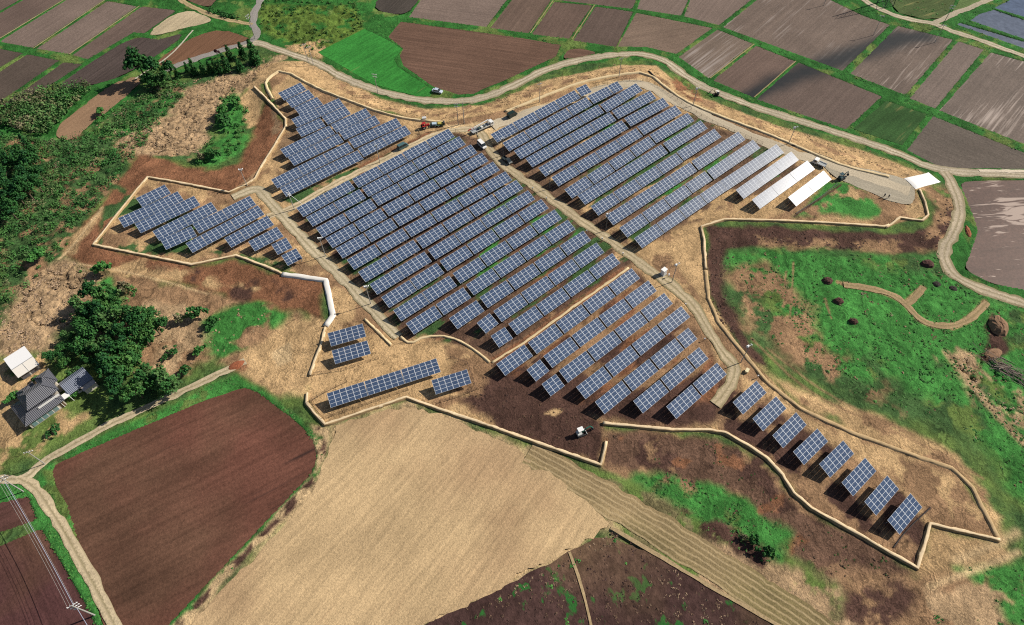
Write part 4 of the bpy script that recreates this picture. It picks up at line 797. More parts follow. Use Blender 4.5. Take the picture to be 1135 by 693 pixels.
PROTO = {
 'broad': [(trunk_mesh(7, .22, i), broad_crown(7, 3.3, 20 + i, [MD + DK, MD, MD + OL[:2], MD + BT[1:]][i])) for i in range(4)],
 'dark': [(trunk_mesh(9, .25, 9 + i), broad_crown(9.5, 3.2, 40 + i, DK)) for i in range(3)],
 'conifer': [(trunk_mesh(8, .16, 14 + i), cone_crown(8, 1.9, 50 + i, DK + MD[:1])) for i in range(3)],
 'bush': [(trunk_mesh(1.6, .06, 18 + i), broad_crown(2.2, 1.5, 60 + i, [BT, MD, OL][i], 26, 26, .38)) for i in range(3)],
 'wine': [(trunk_mesh(3, .09, 22), broad_crown(4, 1.3, 70, [(.07, .025, .03), (.05, .02, .025)], 26, 24, .36))],
}
def plant(kind, var, px, py, s, label, cat='tree', name='tree', group=None, sz=1.0):
    p = G(px, py); tr, cr = PROTO[kind][var % len(PROTO[kind])]
    r = empty(name, p, random.uniform(0, 6.28), label=label, cat=cat, group=group); r.scale = (s, s, s * sz)
    link_mesh('trunk', tr, None, r); link_mesh('crown', cr, None, r)
# wood beside the farmhouse
WOOD = [(112,330),(124,338),(104,345),(98,358),(116,352),(134,348),(148,356),(172,352),(160,362),(178,366),(128,364),(108,372),(143,374),(166,378),(122,382),(100,388),(138,392),(156,394),(84,372),(72,384),(62,396),(76,402),(88,410),(118,402),(134,412),(150,410),(166,420),(182,424),(140,432),(158,436),(196,428)]
for i, (px, py) in enumerate(WOOD):
    plant('broad' if i % 4 else 'dark', i, px, py + 5, random.uniform(.85, 1.15) * (.55 if px < 92 else .75 if py > 395 and px < 130 else 1), 'leafy green tree crowded into the wood beside the farmhouse', group='trees of the wood beside the farmhouse')
FOREST = [(4,158),(-4,170),(8,178),(22,184),(12,196),(30,178),(44,184),(38,198),(50,192),(48,206),(22,210),(4,208),(-6,220),(14,224),(30,222),(6,238),(-8,240),(20,236),(38,214)]
for i, (px, py) in enumerate(FOREST):
    plant('dark', i, px, py + 8, random.uniform(.8, 1.1), 'dark tree in the dense grove on the slope by the lawn', group='trees of the dark grove')
plant('conifer', 0, 38, 172, 1.0, 'dark pointed tree leaning over the small bright lawn', sz=1.2)
for i, (px, py, s, k) in enumerate([(163,90,1.5,'dark'),(174,92,1.25,'dark'),(185,96,1.1,'broad'),(168,97,1.0,'broad'),(191,88,.9,'dark'),(178,100,.8,'broad')]):
    plant(k, i, px, py, s, ['tall dark tree casting a long shadow over the brown strip', 'dark tree in the middle of the clump by the lane end', 'lower leafy tree on the reed side of the clump by the lane end', 'leafy tree in front of the tall ones at the lane end clump', 'dark tree at the end of the clump facing the conifer row', 'lowest leafy tree at the foot of the clump by the lane end'][i])
for i, (px, py, s) in enumerate([(209,78,.45),(217,80,.7),(227,80,.6),(235,80,.6),(241,80,.62),(247,79,.6),(253,76,.75),(256,64,.65),(267,77,.7),(271,63,.75),(284,68,1.05),(198,84,.5)]):
    plant('conifer', i, px, py + 2, s * 1.3, ['tiny clipped conifer in the row by the lane, by the clump','conifer second from the clump in the row by the lane','narrow conifer in the dense middle of the row by the lane','small conifer touching its neighbours in the row by the lane','dark conifer in the middle of the row by the lane','conifer with a bare patch behind it in the row by the lane','wider conifer near the end of the row by the lane','conifer set back beside the wine red shrub','low bushy conifer near the road end of the row','tall pointed conifer at the lane edge near the fork','tallest conifer at the road end of the row','lowest conifer nearest the tree clump'][i], cat='conifer', name='conifer_tree', group='conifers along the lane')
plant('wine', 0, 242, 64, .9, 'wine red shrub among green conifers by the lane', 'shrub', 'shrub')
SHR = [(200,358,1.3,2,'round dark bush beside a larger bush on the dry slope'),(220,352,1.7,1,'largest round green bush on the dry slope'),(236,362,1.3,1,'ragged bush above the bright green patch'),(195,392,.9,1,'low bush on the bare slope beside the wood'),(184,398,.7,1,'tiny bush on the bare slope beside the wood'),(206,414,1.1,1,'bush at the lower corner of the wood'),(64,478,.9,1,'round bush in the farmhouse yard'),(55,483,.6,1,'tiny bush beside the round bush in the yard'),(43,423,.8,0,'bright green bush behind the farmhouse'),(16,444,1.2,0,'green bush at the dark side of the farmhouse'),(83,440,.8,0,'pale green bush between the house and the annex'),(112,128,1.3,0,'lone green bush on the edge of the brown strip'),(44,290,2.0,0,'bright bush in the scrub above the reeds'),(118,304,1.8,0,'bright round bush above the wood'),(140,322,1.6,2,'dull bush at the head of the wood'),(75,113,1.6,0,'bright green bush growing out of the hedge'),(252,128,2.0,0,'dense bush in the green belt by the pale clearing'),(262,118,1.6,0,'small bush at the top of the green belt'),(250,140,2.0,1,'broad bush in the green belt'),(238,176,1.6,1,'bush at the foot of the green belt'),(224,178,1.3,2,'dull bush on the reed side of the green belt'),(834,602,1.0,1,'dark bush in the hollow below the terraces'),(848,613,1.1,1,'dark bush at the low end of the hollow'),(822,596,.7,2,'dull bush at the high end of the hollow'),(225,392,1.2,0,'green bush above the red soil heap')]
for i, (px, py, s, v_, lb) in enumerate(SHR): plant('bush', v_, px, py, s, lb, 'bush', 'bush')

I0, J0 = 10, 8                                   # first fine column and row of the ground sheet
def open_ground(X, Y):
    i = np.clip(((X + 262) / .45).round().astype(int) + I0, 0, nx - 1); j = np.clip(((Y - 16) / .45).round().astype(int) + J0, 0, ny - 1)
    return sink.reshape(shp)[j, i] < .01
def in_poly(pts, n, seed, patch=None, free=True):
    P = [tuple(at(*q)[:2]) for q in pts]; A = np.array(P); g = np.random.default_rng(seed)
    X = g.uniform(A[:, 0].min(), A[:, 0].max(), n).astype(np.float32); Y = g.uniform(A[:, 1].min(), A[:, 1].max(), n).astype(np.float32)
    k = sdf(X, Y, P) < 0
    if patch: k &= (.5 + 1.1 * fbm(X, Y, patch[1], patch[2], 4)) > patch[0]
    if free: k &= open_ground(X, Y)
    X, Y = X[k], Y[k]; return np.stack([X, Y, height(X, Y)], 1)
def area(pts):
    P = [tuple(at(*q)[:2]) for q in pts]; A = np.array(P); return (A[:, 0].max() - A[:, 0].min()) * (A[:, 1].max() - A[:, 1].min())
def scatter(name, jobs, label, cat=None, kind='stuff'):
    parts = []
    for k, (pts, dens, rad, per, size, tints, patch, kw) in enumerate(jobs):
        c = in_poly(pts, int(area(pts) * dens), 300 + k * 11 + len(parts), patch, not kw.get('onfield'))
        if not len(c): continue
        g = np.random.default_rng(k); r = rad * g.uniform(.5, 1.3, len(c)); c[:, 2] += r * kw.get('lift', .5)
        parts.append(leaf_cloud(c, r, per, size, tints, 900 + k, kw.get('flat', .8), 0, kw.get('tall', 1), kw.get('up', 1.6 if rad < .8 else .5)))
    o = link_mesh(name, leaf_mesh(name, parts)); tag(o, label, cat, kind=kind); return o
SCRUB = [(-10,150),(58,156),(92,152),(130,130),(160,102),(200,86),(210,98),(190,120),(160,160),(128,200),(76,268),(66,285),(0,345),(-30,345)]
scatter('undergrowth', [
  (SCRUB, .13, 2.0, 60, .42, OL + DK + MD, (.40, 13, 2), dict(flat=.75)), (SCRUB, .16, 1.0, 34, .38, OL + MD + [(.055,.16,.035)], None, dict(flat=.7)),
  ([(100,130),(160,100),(190,95),(195,125),(160,142),(120,160)], .12, 1.1, 24, .5, BT + MD, (.45, 8, 6), {}),
  ([(240,105),(258,98),(274,120),(276,146),(262,170),(235,184),(218,182),(228,160),(246,146)], .16, 1.2, 28, .5, BT + MD, (.42, 7, 3), {}),
  ([(60,360),(110,325),(180,345),(190,400),(170,440),(110,435),(60,410)], .05, .9, 20, .5, MD + OL, None, {}),
  ([(85,300),(150,310),(150,335),(100,345)], .10, 1.0, 22, .5, MD + BT, (.45, 6, 8), {})],
  'rough green scrub covering the slope beside the reddish soil')
scatter('dry_reeds', [
  ([(205,92),(290,66),(312,58),(300,72),(272,92),(243,108),(242,130),(222,168),(185,174),(140,170),(128,160),(150,140),(190,125),(198,105)], .9, .5, 8, .34, [(.46, .33, .21), (.40, .28, .17), (.34, .23, .14)], (.30, 6, 5), dict(tall=1, lift=.1, up=2.2, flat=.25)),
  ([(-30,345),(0,345),(50,298),(75,285),(108,300),(118,335),(60,370),(55,395),(-30,400)], .9, .5, 8, .34, [(.44, .31, .2), (.36, .25, .16), (.32, .22, .13)], (.30, 6, 5), dict(tall=1, lift=.1, up=2.2, flat=.25)),
  ([(100,130),(165,98),(205,90),(190,125),(150,142),(125,165)], .3, .5, 8, .36, [(.42, .31, .19), (.34, .26, .15)], (.5, 6, 9), dict(lift=.15, up=2, flat=.3)),
  ([(150,338),(240,345),(300,340),(270,390),(225,400),(185,420)], .2, .4, 7, .34, [(.40, .29, .17), (.32, .22, .13)], (.4, 6, 5), dict(lift=.12, up=2, flat=.25)),
  ([(1040,385),(1105,400),(1135,440),(1135,475),(1080,445)], .3, .4, 7, .34, [(.42, .31, .2), (.34, .24, .15)], (.5, 6, 5), dict(lift=.12, up=2, flat=.25))],
  'pale dry reeds and dead grass standing on the open slope')
EAST = [(812,282),(870,276),(1000,287),(1042,280),(1050,303),(1082,324),(1160,350),(1160,585),(1095,500),(1050,472),(990,455),(920,425),(880,395),(838,365)]
scatter('weeds', [
  ([(345,66),(420,106),(470,119),(540,114),(600,88),(690,68),(725,69),(760,97),(860,135),(960,165),(1030,195),(1005,208),(930,182),(860,151),(760,110),(715,81),(640,90),(560,121),(490,134),(400,115)], .22, .35, 7, .34, [(.22, .15, .08), (.30, .21, .12), (.16, .11, .055)], (.42, 5, 6), dict(flat=.22, lift=.12)),
  (EAST, .50, .45, 7, .36, BT + MD[:2], (.42, 9, 4), dict(flat=.22, lift=.12)), (EAST, .05, .6, 14, .42, BT + OL, (.5, 6, 7), dict(flat=.3, lift=.15, up=2)),
  (EAST, .12, .35, 6, .34, [(.20, .13, .075), (.15, .10, .06), (.27, .19, .11)], (.46, 5, 12), dict(flat=.22, lift=.12, up=2)),
  ([(705,528),(735,524),(800,542),(850,572),(880,592),(862,625),(838,620),(785,588),(735,558)], .7, .45, 8, .34, BT + MD, (.34, 7, 4), dict(flat=.22, lift=.12)),
  ([(677,588),(850,694),(870,710),(450,710),(560,652),(631,614)], .05, .6, 14, .4, BT, (.58, 5, 3), dict(flat=.25, lift=.15, onfield=1)),
  ([(677,588),(850,694),(870,710),(450,710),(560,652),(631,614)], .5, .4, 6, .36, [(.07, .04, .034), (.13, .08, .055), (.22, .15, .10)], (.36, 4, 3), dict(flat=.25, lift=.15, onfield=1)),
  ([(286,0),(390,0),(405,28),(352,58),(330,50),(290,30)], .12, 1.0, 18, .55, [(.10, .17, .04), (.06, .13, .03), (.03, .09, .02)], (.40, 9, 4), {}),
  ([(1060,630),(1150,622),(1200,740),(1000,740)], .3, .5, 8, .36, BT + OL, (.48, 8, 4), dict(flat=.22, lift=.12)),
  ([(505,440),(545,412),(668,466),(672,494),(664,516),(560,480)], .35, .35, 6, .34, [(.06, .035, .03), (.1, .06, .04)], (.42, 4, 3), dict(flat=.22, lift=.12)),
  ([(672,480),(800,488),(895,570),(1010,636),(930,645),(760,537)], .25, .35, 6, .34, [(.07, .045, .03), (.13, .085, .05), (.05, .08, .025)], (.45, 4, 5), dict(flat=.22, lift=.12)),
  ([(783,252),(975,262),(1035,254),(1050,220),(1060,240),(1035,280),(850,274),(815,278),(808,320),(850,408),(800,360),(784,325)], .5, .4, 7, .38, [(.065, .035, .03), (.10, .06, .045), (.17, .11, .075)], (.36, 4, 3), dict(flat=.22, lift=.12)),
  ([(985,-10),(1058,-10),(1048,17),(1037,21),(1010,18)], .12, .6, 14, .4, BT + [(.16, .16, .03)], (.45, 6, 3), dict(flat=.25, lift=.15, onfield=1))],
  'low weeds and tufts over the rough open ground')
scatter('verge_grass', [
  ([(-60,0),(1200,-30),(1200,190),(1035,186),(930,145),(788,99),(716,60),(597,77),(511,111),(352,68),(286,43),(165,88),(60,155),(-60,200)], .30, .3, 5, .4, BT + MD[:1], (.42, 12, 15), dict(flat=.22, lift=.12)),
  ([(0,535),(35,530),(58,565),(140,720),(112,720),(98,690),(45,590),(28,552)], 2, .25, 6, .3, BT, None, dict(flat=.22, lift=.12)),
  ([(55,510),(262,414),(305,440),(352,482),(358,505),(200,700),(180,720),(346,528),(350,505),(302,446),(265,424),(62,513)], 1.2, .25, 6, .3, BT + OL, (.38, 5, 3), dict(flat=.22, lift=.12))],
  'short green grass on the verges between fields')
# keep verge tufts off the fields: they sit at ground height and the fields lie lower only where sunk
hd = scatter('hedge', [([(0,117),(40,103),(95,93),(104,101),(86,117),(62,145),(46,152),(0,140),(-40,135),(-40,125)], .9, 1.3, 12, .6, OL + [(.06, .075, .03)], None, dict(lift=1.9)), ([(0,119),(40,106),(93,96),(100,102),(84,116),(60,143),(46,149),(0,138),(-40,133),(-40,127)], .5, 1.0, 10, .55, DK, None, dict(lift=.8))], 'thick olive hedge mass between the paddies and the small lawn', 'hedge', 'thing')
scatter('hedge', [([(233,9),(240,13),(268,19),(266,24),(240,19),(231,14)], 1.2, .8, 14, .5, DK, None, dict(lift=1))], 'dark clipped hedge beside the track at the fork', 'hedge', 'thing')

# ------------------------------------------------------------------ farmhouse, annex, shed
def tile_material(name, col):
    m, n, l, b = nodes(name)
    tc = n.new('ShaderNodeTexCoord'); wv = n.new('ShaderNodeTexWave'); wv.wave_type = 'BANDS'; wv.bands_direction = 'X'; wv.inputs['Scale'].default_value = .8; wv.inputs['Distortion'].default_value = .3
    l.new(tc.outputs['Object'], wv.inputs['Vector'])
    mx = n.new('ShaderNodeMix'); mx.data_type = 'RGBA'; mx.inputs[6].default_value = (*[c * .75 for c in col], 1); mx.inputs[7].default_value = (*[c * 1.25 for c in col], 1); l.new(wv.outputs['Fac'], mx.inputs[0]); l.new(mx.outputs[2], b.inputs['Base Color'])
    b.inputs['Roughness'].default_value = .45
    bp = n.new('ShaderNodeBump'); bp.inputs['Distance'].default_value = .08; l.new(wv.outputs['Fac'], bp.inputs['Height']); l.new(bp.outputs[0], b.inputs['Normal']); return m
TILE = tile_material('grey_roof_tile', (.09, .092, .108)); PLASTER = mat('cream_plaster', (.55, .5, .42), .9); WGLASS = mat('dark_window_glass', (.03, .05, .055), .1, var=.05, spec=.6); TGLASS = mat('veranda_glass', (.16, .26, .27), .15, var=.1, spec=.6); WHITE = mat('white_paint', (.78, .77, .74), .5, var=.04); SLATE = tile_material('slate_blue_roof', (.15, .17, .22))
def hip(w_, d_, z, h, ov, ridge):
    """hipped roof over w x d (corner at 0,0), eaves at z, ridge along x"""
    b = MB(); x0, x1, y0, y1 = -ov, w_ + ov, -ov, d_ + ov; r0 = (x0 + x1) / 2 - ridge / 2; r1 = r0 + ridge; ym = (y0 + y1) / 2
    b.add([(x0, y0, z), (x1, y0, z), (x1, y1, z), (x0, y1, z), (r0, ym, z + h), (r1, ym, z + h), (x0, y0, z - .18), (x1, y0, z - .18), (x1, y1, z - .18), (x0, y1, z - .18)],
          [(0, 1, 5, 4), (2, 3, 4, 5), (1, 2, 5), (3, 0, 4), (0, 6, 7, 1), (1, 7, 8, 2), (2, 8, 9, 3), (3, 9, 6, 0), (6, 9, 8, 7)])
    b.tube((r0 - .1, ym, z + h + .05), (r1 + .1, ym, z + h + .05), .16, n=6)
    for a, c in (((x0, y0), r0), ((x0, y1), r0), ((x1, y0), r1), ((x1, y1), r1)): b.tube((a[0], a[1], z + .04), (c, ym, z + h + .04), .11, n=6)
    return b
def boxpart(name, c, d, m, parent, **k): b = MB(); b.box(c, d); return b.build(name, m, parent, **k)
p0 = at(28.6, 472.2, 2.8); yw = math.atan2(6.8, 6.1)
H = empty('farmhouse', (p0.x, p0.y, hz(p0.x, p0.y)), yw, label='two storey farmhouse with grey tiled hip roofs beside the wood', cat='house')
boxpart('wall', (5.2, 4.4, 1.4), (9.6, 7.8, 2.8), PLASTER, H)
hip(10.4, 8.8, 2.75, 2.0, .15, 3.5).build('roof', TILE, H).location = (0, 0, 0)
up = boxpart('upper_wall', (7.0, 5.2, 3.9), (7.0, 4.8, 2.2), PLASTER, H)
hip(7.2, 5.0, 5.0, 1.75, .7, 4.0).build('roof', TILE, H).location = (3.4, 2.7, 0)
w3 = MB(); w3.box((5.0, 9.2, 1.3), (4.2, 3.4, 2.6)); w3.build('rear_wing', PLASTER, H)
hip(3.6, 4.0, 2.7, 1.3, .5, .6).build('roof', TILE, H).location = (3.2, 7.6, 0.02)
w4 = MB(); w4.box((10.2, 7.6, 2.6), (2.8, 4.2, 5.0)); w4.build('stair_wing', PLASTER, H); hip(3.2, 4.6, 5.1, 1.3, .5, .4).build('roof', TILE, H).location = (8.8, 5.3, 0.03)
for k in range(5):
    f = boxpart('window', (1.7 + k * 1.45, .42, 1.3), (1.32, .14, 1.9), WHITE, H); boxpart('pane', (1.7 + k * 1.45, .335, 1.3), (1.12, .05, 1.7), TGLASS, f)
for k in range(3):
    f = boxpart('window', (4.6 + k * 2.0, 2.76, 4.1), (1.4, .12, 1.0), WHITE, H); boxpart('pane', (4.6 + k * 2.0, 2.69, 4.1), (1.2, .05, .8), WGLASS, f)
pc = MB(); pc.box((10.6, 1.1, 2.55), (3.0, 1.9, .14)); pc.build('porch_roof', WHITE, H)
for s in (9.3, 11.9): boxpart('porch_post', (s, .3, 1.2), (.14, .14, 2.5), WHITE, H)
boxpart('balcony', (7.6, 2.0, 3.35), (5.6, .9, .12), mat('weathered_board', (.42, .38, .34), .9), H); boxpart('balcony_rail', (7.6, 1.6, 3.8), (5.6, .07, .7), WHITE, H)
boxpart('door', (9.3, .43, 1.0), (1.0, .1, 2.0), mat('brown_door', (.12, .07, .04), .6), H)
p0 = at(77, 436, 2.6); yw = R(49.5)
A = empty('annex_house', (p0.x, p0.y, hz(p0.x, p0.y)), yw, label='long single storey annex with blue grey roof against the dark wood', cat='house')
boxpart('wall', (3.1, 2.4, 1.3), (5.8, 4.2, 2.6), PLASTER, A)
b = MB(); b.add([(-.4, -.4, 2.5), (6.7, -.4, 2.5), (6.7, 2.8, 3.9), (-.4, 2.8, 3.9), (6.7, 5.0, 2.9), (-.4, 5.0, 2.9)], [(0, 1, 2, 3), (3, 2, 4, 5)]); b.add([(-.4, -.4, 2.35), (6.7, -.4, 2.35), (6.7, 2.8, 3.75), (-.4, 2.8, 3.75), (6.7, 5.0, 2.75), (-.4, 5.0, 2.75)], [(3, 2, 1, 0), (5, 4, 2, 3)])
b.tube((-.45, 2.8, 3.93), (6.75, 2.8, 3.93), .12, n=6); b.build('roof', SLATE, A)
boxpart('lean_to', (4.6, -.9, 1.0), (3.4, 1.7, 2.0), PLASTER, A); b = MB(); b.box((4.6, -1.0, 2.1), (3.7, 1.9, .1), rx=R(8)); b.build('lean_to_roof', mat('pinkish_sheet', (.42, .36, .32), .7), A)
for k in (1.2, 2.4): f = boxpart('window', (k, .26, 1.3), (.9, .1, 1.2), WHITE, A); boxpart('pane', (k, .2, 1.3), (.74, .05, 1.04), WGLASS, f)
p0 = at(4.3, 397.7, 2.6); S = empty('storage_shed', (p0.x, p0.y, hz(p0.x, p0.y)), R(48), label='white roofed storage shed standing on bare soil above the farmhouse', cat='shed')
boxpart('wall', (2.75, -4.4, 1.2), (5.0, 8.2, 2.4), mat('grey_sheet_wall', (.45, .45, .43), .7), S)
b = MB(); b.add([(-.2, .2, 2.4), (5.8, .2, 2.4), (5.8, -6.0, 3.1), (-.2, -6.0, 3.1)], [(0, 3, 2, 1)]); b.add([(-.2, .2, 2.3), (5.8, .2, 2.3), (5.8, -6.0, 3.0), (-.2, -6.0, 3.0)], [(0, 1, 2, 3)]); b.build('roof', mat('white_roof_sheet', (.80, .79, .78), .45, var=.03), S)
b = MB(); b.add([(-.2, -6.0, 3.08), (5.8, -6.0, 3.08), (5.8, -9.2, 2.4), (-.2, -9.2, 2.4)], [(0, 3, 2, 1)]); b.add([(-.2, -6.0, 2.98), (5.8, -6.0, 2.98), (5.8, -9.2, 2.3), (-.2, -9.2, 2.3)], [(0, 1, 2, 3)]); b.build('lean_to_roof', mat('cream_roof_sheet', (.66, .62, .56), .5, var=.04), S)
b = MB(); b.tube((-.2, -6, 3.14), (5.8, -6, 3.14), .09, n=6); b.box((2.8, -7.6, 2.78), (.08, 3.2, .06), rx=R(12)); b.build('ridge_cap', mat('grey_trim', (.3, .31, .33), .6), S)
for k in (1.4, 3.9): boxpart('door', (k, -8.54, 1.05), (2.0, .06, 2.0), mat('dark_opening_door', (.10, .10, .11), .6), S)

# ------------------------------------------------------------------ poles and wires
CONC = mat('pole_concrete', (.33, .32, .30), .85, var=.1); DARKM = mat('dark_steel', (.09, .09, .095), .6, .2); LAMPW = mat('white_fitting', (.75, .77, .78), .4, var=.03); PORC = mat('white_porcelain', (.82, .83, .82), .3, var=.02)
def pole(px, py, h, label, arm_dir=0.0, arms=2, r=.16, name='utility_pole', kind='power', group='utility poles', m=None):
    p = G(px, py); o = empty(name, p, arm_dir, label=label, cat='pole', group=group)
    b = MB(); b.tube((0, 0, -.4), (0, 0, h), r * 1.15, r * .75, 8); b.build('post', m or CONC, o, smooth=False)
    if kind == 'power':
        for k in range(arms):
            z = h - .35 - k * 1.1; b = MB(); b.box((0, .16, z), (2.2 - .3 * k, .13, .13)); arm = b.build('cross_arm', LAMPW if arms > 2 else STEEL, o)
            for s in (-.95, -.35, .35, .95):
                b = MB(); b.tube((s * (1 - .14 * k), .16, z + .06), (s * (1 - .14 * k), .16, z + .38), .09, .05, 6); b.build('insulator', PORC, arm)
    elif kind == 'camera':
        b = MB(); b.box((0, .3, h - .5), (.9, .5, .6)); b.build('switch_box', LAMPW, o, bevel=.04)
        b = MB(); b.box((.2, 0, h - .05), (1.5, .12, .12)); arm = b.build('cross_arm', STEEL, o)
        for s in (-.45, .85):
            b = MB(); b.tube((s, -.25, h + .1), (s, .35, h + .02), .14, .11, 8); b.build('camera_head', LAMPW, arm)
    elif kind == 'stay':
        b = MB(); b.box((0, 0, h - .4), (2.0, .16, .16)); arm = b.build('cross_arm', LAMPW, o)
        b = MB(); b.tube((0, 0, h - .6), (2.2, 2.8, .1), .07, .07, 6); b.build('stay_rod', LAMPW, o)
        b = MB(); b.box((.2, -.2, h - .9), (.8, .6, .8)); b.build('switch_box', LAMPW, o, bevel=.05)
    return o
pole(105, 682, 9.5, 'white armed power pole on the grass edge beside the dirt road and dark paddy', R(35), 3, .17)
pole(26, 545, 9.0, 'power pole at the grassy corner of the junction by the dark paddies', R(40), 2, .15)
pole(50, 514.5, 7.5, 'thin pole casting a crossed shadow on the path below the farmhouse', R(20), 1, .11)
pole(283, 43, 11, 'tall power pole at the fork behind the row of conifers', R(60), 2)
pole(342, 69.5, 8.5, 'power pole of a close pair on the road bend, on the side of the fork', R(30), 1, .12)
pole(347.5, 72, 8.5, 'power pole of a close pair on the road bend, on the side of the arrays', R(30), 1, .12)
pole(419, 104, 9, 'slender power pole between the gravel road and the top bund', R(-15), 2, .13)
pole(508, 138.5, 9.5, 'leg of the twin pole frame near the red tractor', R(0), 2, .14)
pole(514.5, 137, 9.5, 'leg of the twin pole frame near the crane truck', R(0), 0, .14, kind='none')
pole(421, 180.5, 8, 'pole with white boxes on the road edge below the slanting array', R(30), 1, .12, kind='camera')
pole(326.5, 232.5, 8, 'pole with a slanting white stay rod at the corner of the pale track', R(-25), 1, .12, kind='stay')
pole(361, 284, 8.5, 'white headed pole on the pale track, next along from the stayed pole', R(10), 1, .12, kind='camera')
pole(411, 337, 8.5, 'white headed pole near the lower end of the pale track', R(10), 1, .12, kind='camera')
pole(557.5, 173, 8, 'dark pole beside the parked dark pickup on the central road', R(30), 1, .12, kind='camera', m=DARKM)
pole(609, 209.5, 8, 'dark pole on the central road, second from the vehicles', R(30), 1, .12, kind='camera', m=DARKM)
pole(671, 256, 8, 'dark pole on the central road at the last rows of the glaring array', R(30), 1, .12, kind='camera', m=DARKM)
pole(744.6, 313, 8.5, 'pole beside the white cabinet at the bend of the central road', R(30), 1, .12, kind='camera')
pole(821, 402, 8.5, 'pole on the brown bund near the first lone table', R(30), 1, .12, kind='camera')
pole(768, 117.5, 8, 'pole between the inner road and the reddish bank', R(10), 1, .12, kind='camera')
pole(598, 113.5, 8.5, 'plain pole on the dry bank above the first glaring row', R(30), 1, .12)
pole(686, 85.5, 8.5, 'plain pole on the bank at the top of the inner road', R(30), 1, .12)
pole(874, 159.5, 7.5, 'pole beside the dark ditch near the last glaring rows', R(10), 1, .12, kind='camera')
pole(968, 39, 9, 'thin pole standing in the pale striped paddy near the verge', R(-20), 1, .11)
pole(1036, 47, 8, 'thin pole in the paddy below the lane junction', R(-20), 1, .11)
pole(1044, 29, 9.5, 'tall dark pole at the lane junction beside the flooded paddies', R(-20), 2, .13, m=DARKM)
pole(913, 6, 7, 'thin far pole in the wide paddy at the top', R(-20), 1, .1)
pole(274, 206, 7.5, 'white headed pole behind the zigzag bund', R(10), 1, .12, kind='camera')
def cable(p, q, sag, r, label, m, group):
    b = MB(); n = 16; pts = [p.lerp(q, k / n) - Vector((0, 0, sag * 4 * (k / n) * (1 - k / n))) for k in range(n + 1)]
    for a, c in zip(pts[:-1], pts[1:]): b.tube(a, c, r, r, 5)
    tag(b.build('overhead_cable', m, None), label, 'cable', group)
a0 = G(26, 545) + Vector((0, 0, 8.6)); a1 = G(105, 682) + Vector((0, 0, 9.1)); dv = (a1 - a0); sd2 = Vector((-dv.y, dv.x, 0)).normalized()
CABM = mat('grey_cable', (.36, .34, .32), .6); CABB = mat('bluish_cable', (.33, .36, .46), .5)
for k, s in enumerate((-.9, -.35, .4)): cable(a0 + sd2 * s, a1 + sd2 * s, .9, .025, 'thin grey power cable strung between the two poles over the dark paddies', CABM, 'thin cables over the dark paddies')
cable(a0 - Vector((0, 0, 1.6)) + sd2 * -.3, a1 - Vector((0, 0, 1.6)) + sd2 * -.3, .8, .055, 'thick bluish cable strung over the dark paddies beside the dirt road', CABB, None)
a2 = a1 + dv * .6; a2.z = a1.z
cable(a1 - Vector((0, 0, 1.6)), a2 - Vector((0, 0, 1.6)), .6, .055, 'thick bluish cable running on past the white armed pole', CABB, None)
for (px, py, lb) in [(590.5,211,'short white marker post at the road edge by the dark spotted table'),(605.5,222,'short white marker post across from the second dark pole'),(650,258.5,'short white marker post across from the last glaring rows'),(667,267,'short white marker post below the last glaring rows'),(690,283.5,'short white marker post at the end of the sandy kerb'),(759,339.5,'short white marker post at the road below the cabinet'),(780,378,'short white marker post in the road bend above the lone tables'),(839,419,'short white marker post at the head of the lone tables')]:
    p = G(px, py); o = empty('marker_post', p, 0, label=lb, cat='post', group='marker posts along the central road')
    b = MB(); b.tube((0, 0, -.2), (0, 0, 1.3), .07, .06, 8); b.build('post', DARKM, o); b = MB(); b.box((0, 0, 1.2), (.42, .22, .5)); b.build('meter_box', LAMPW, o, bevel=.03)
p = G(735, 304); o = empty('power_cabinet', p, R(40), label='white power conditioning cabinet on a pad beside the central road bend', cat='cabinet')
boxpart('plinth', (0, 0, .1), (1.9, 1.6, .24), CONC, o); boxpart('body', (0, 0, 1.25), (1.5, 1.2, 2.1), LAMPW, o, bevel=.03); b = MB(); b.box((0, 0, 2.36), (1.7, 1.4, .12)); b.build('roof', WHITE, o); boxpart('door', (0, -.62, 1.25), (1.2, .05, 1.8), mat('pale_grey_door', (.6, .62, .63), .5), o)
p = G(740.5, 307.5); o = empty('meter_post', p, R(40), label='small white meter box on a post beside the power cabinet', cat='meter'); b = MB(); b.tube((0, 0, -.2), (0, 0, 1.5), .05, .05, 6); b.build('post', DARKM, o); boxpart('meter_box', (0, 0, 1.35), (.5, .3, .7), LAMPW, o, bevel=.03)
p = G(827.5, 412); o = empty('control_box', p, R(55), label='low cream box on the turning place by the lone tables', cat='box'); boxpart('body', (0, 0, .4), (1.3, .8, .8), mat('cream_metal', (.66, .58, .36), .6), o, bevel=.04); boxpart('lid', (0, 0, .84), (1.4, .9, .08), mat('cream_metal', (.66, .58, .36), .6), o)
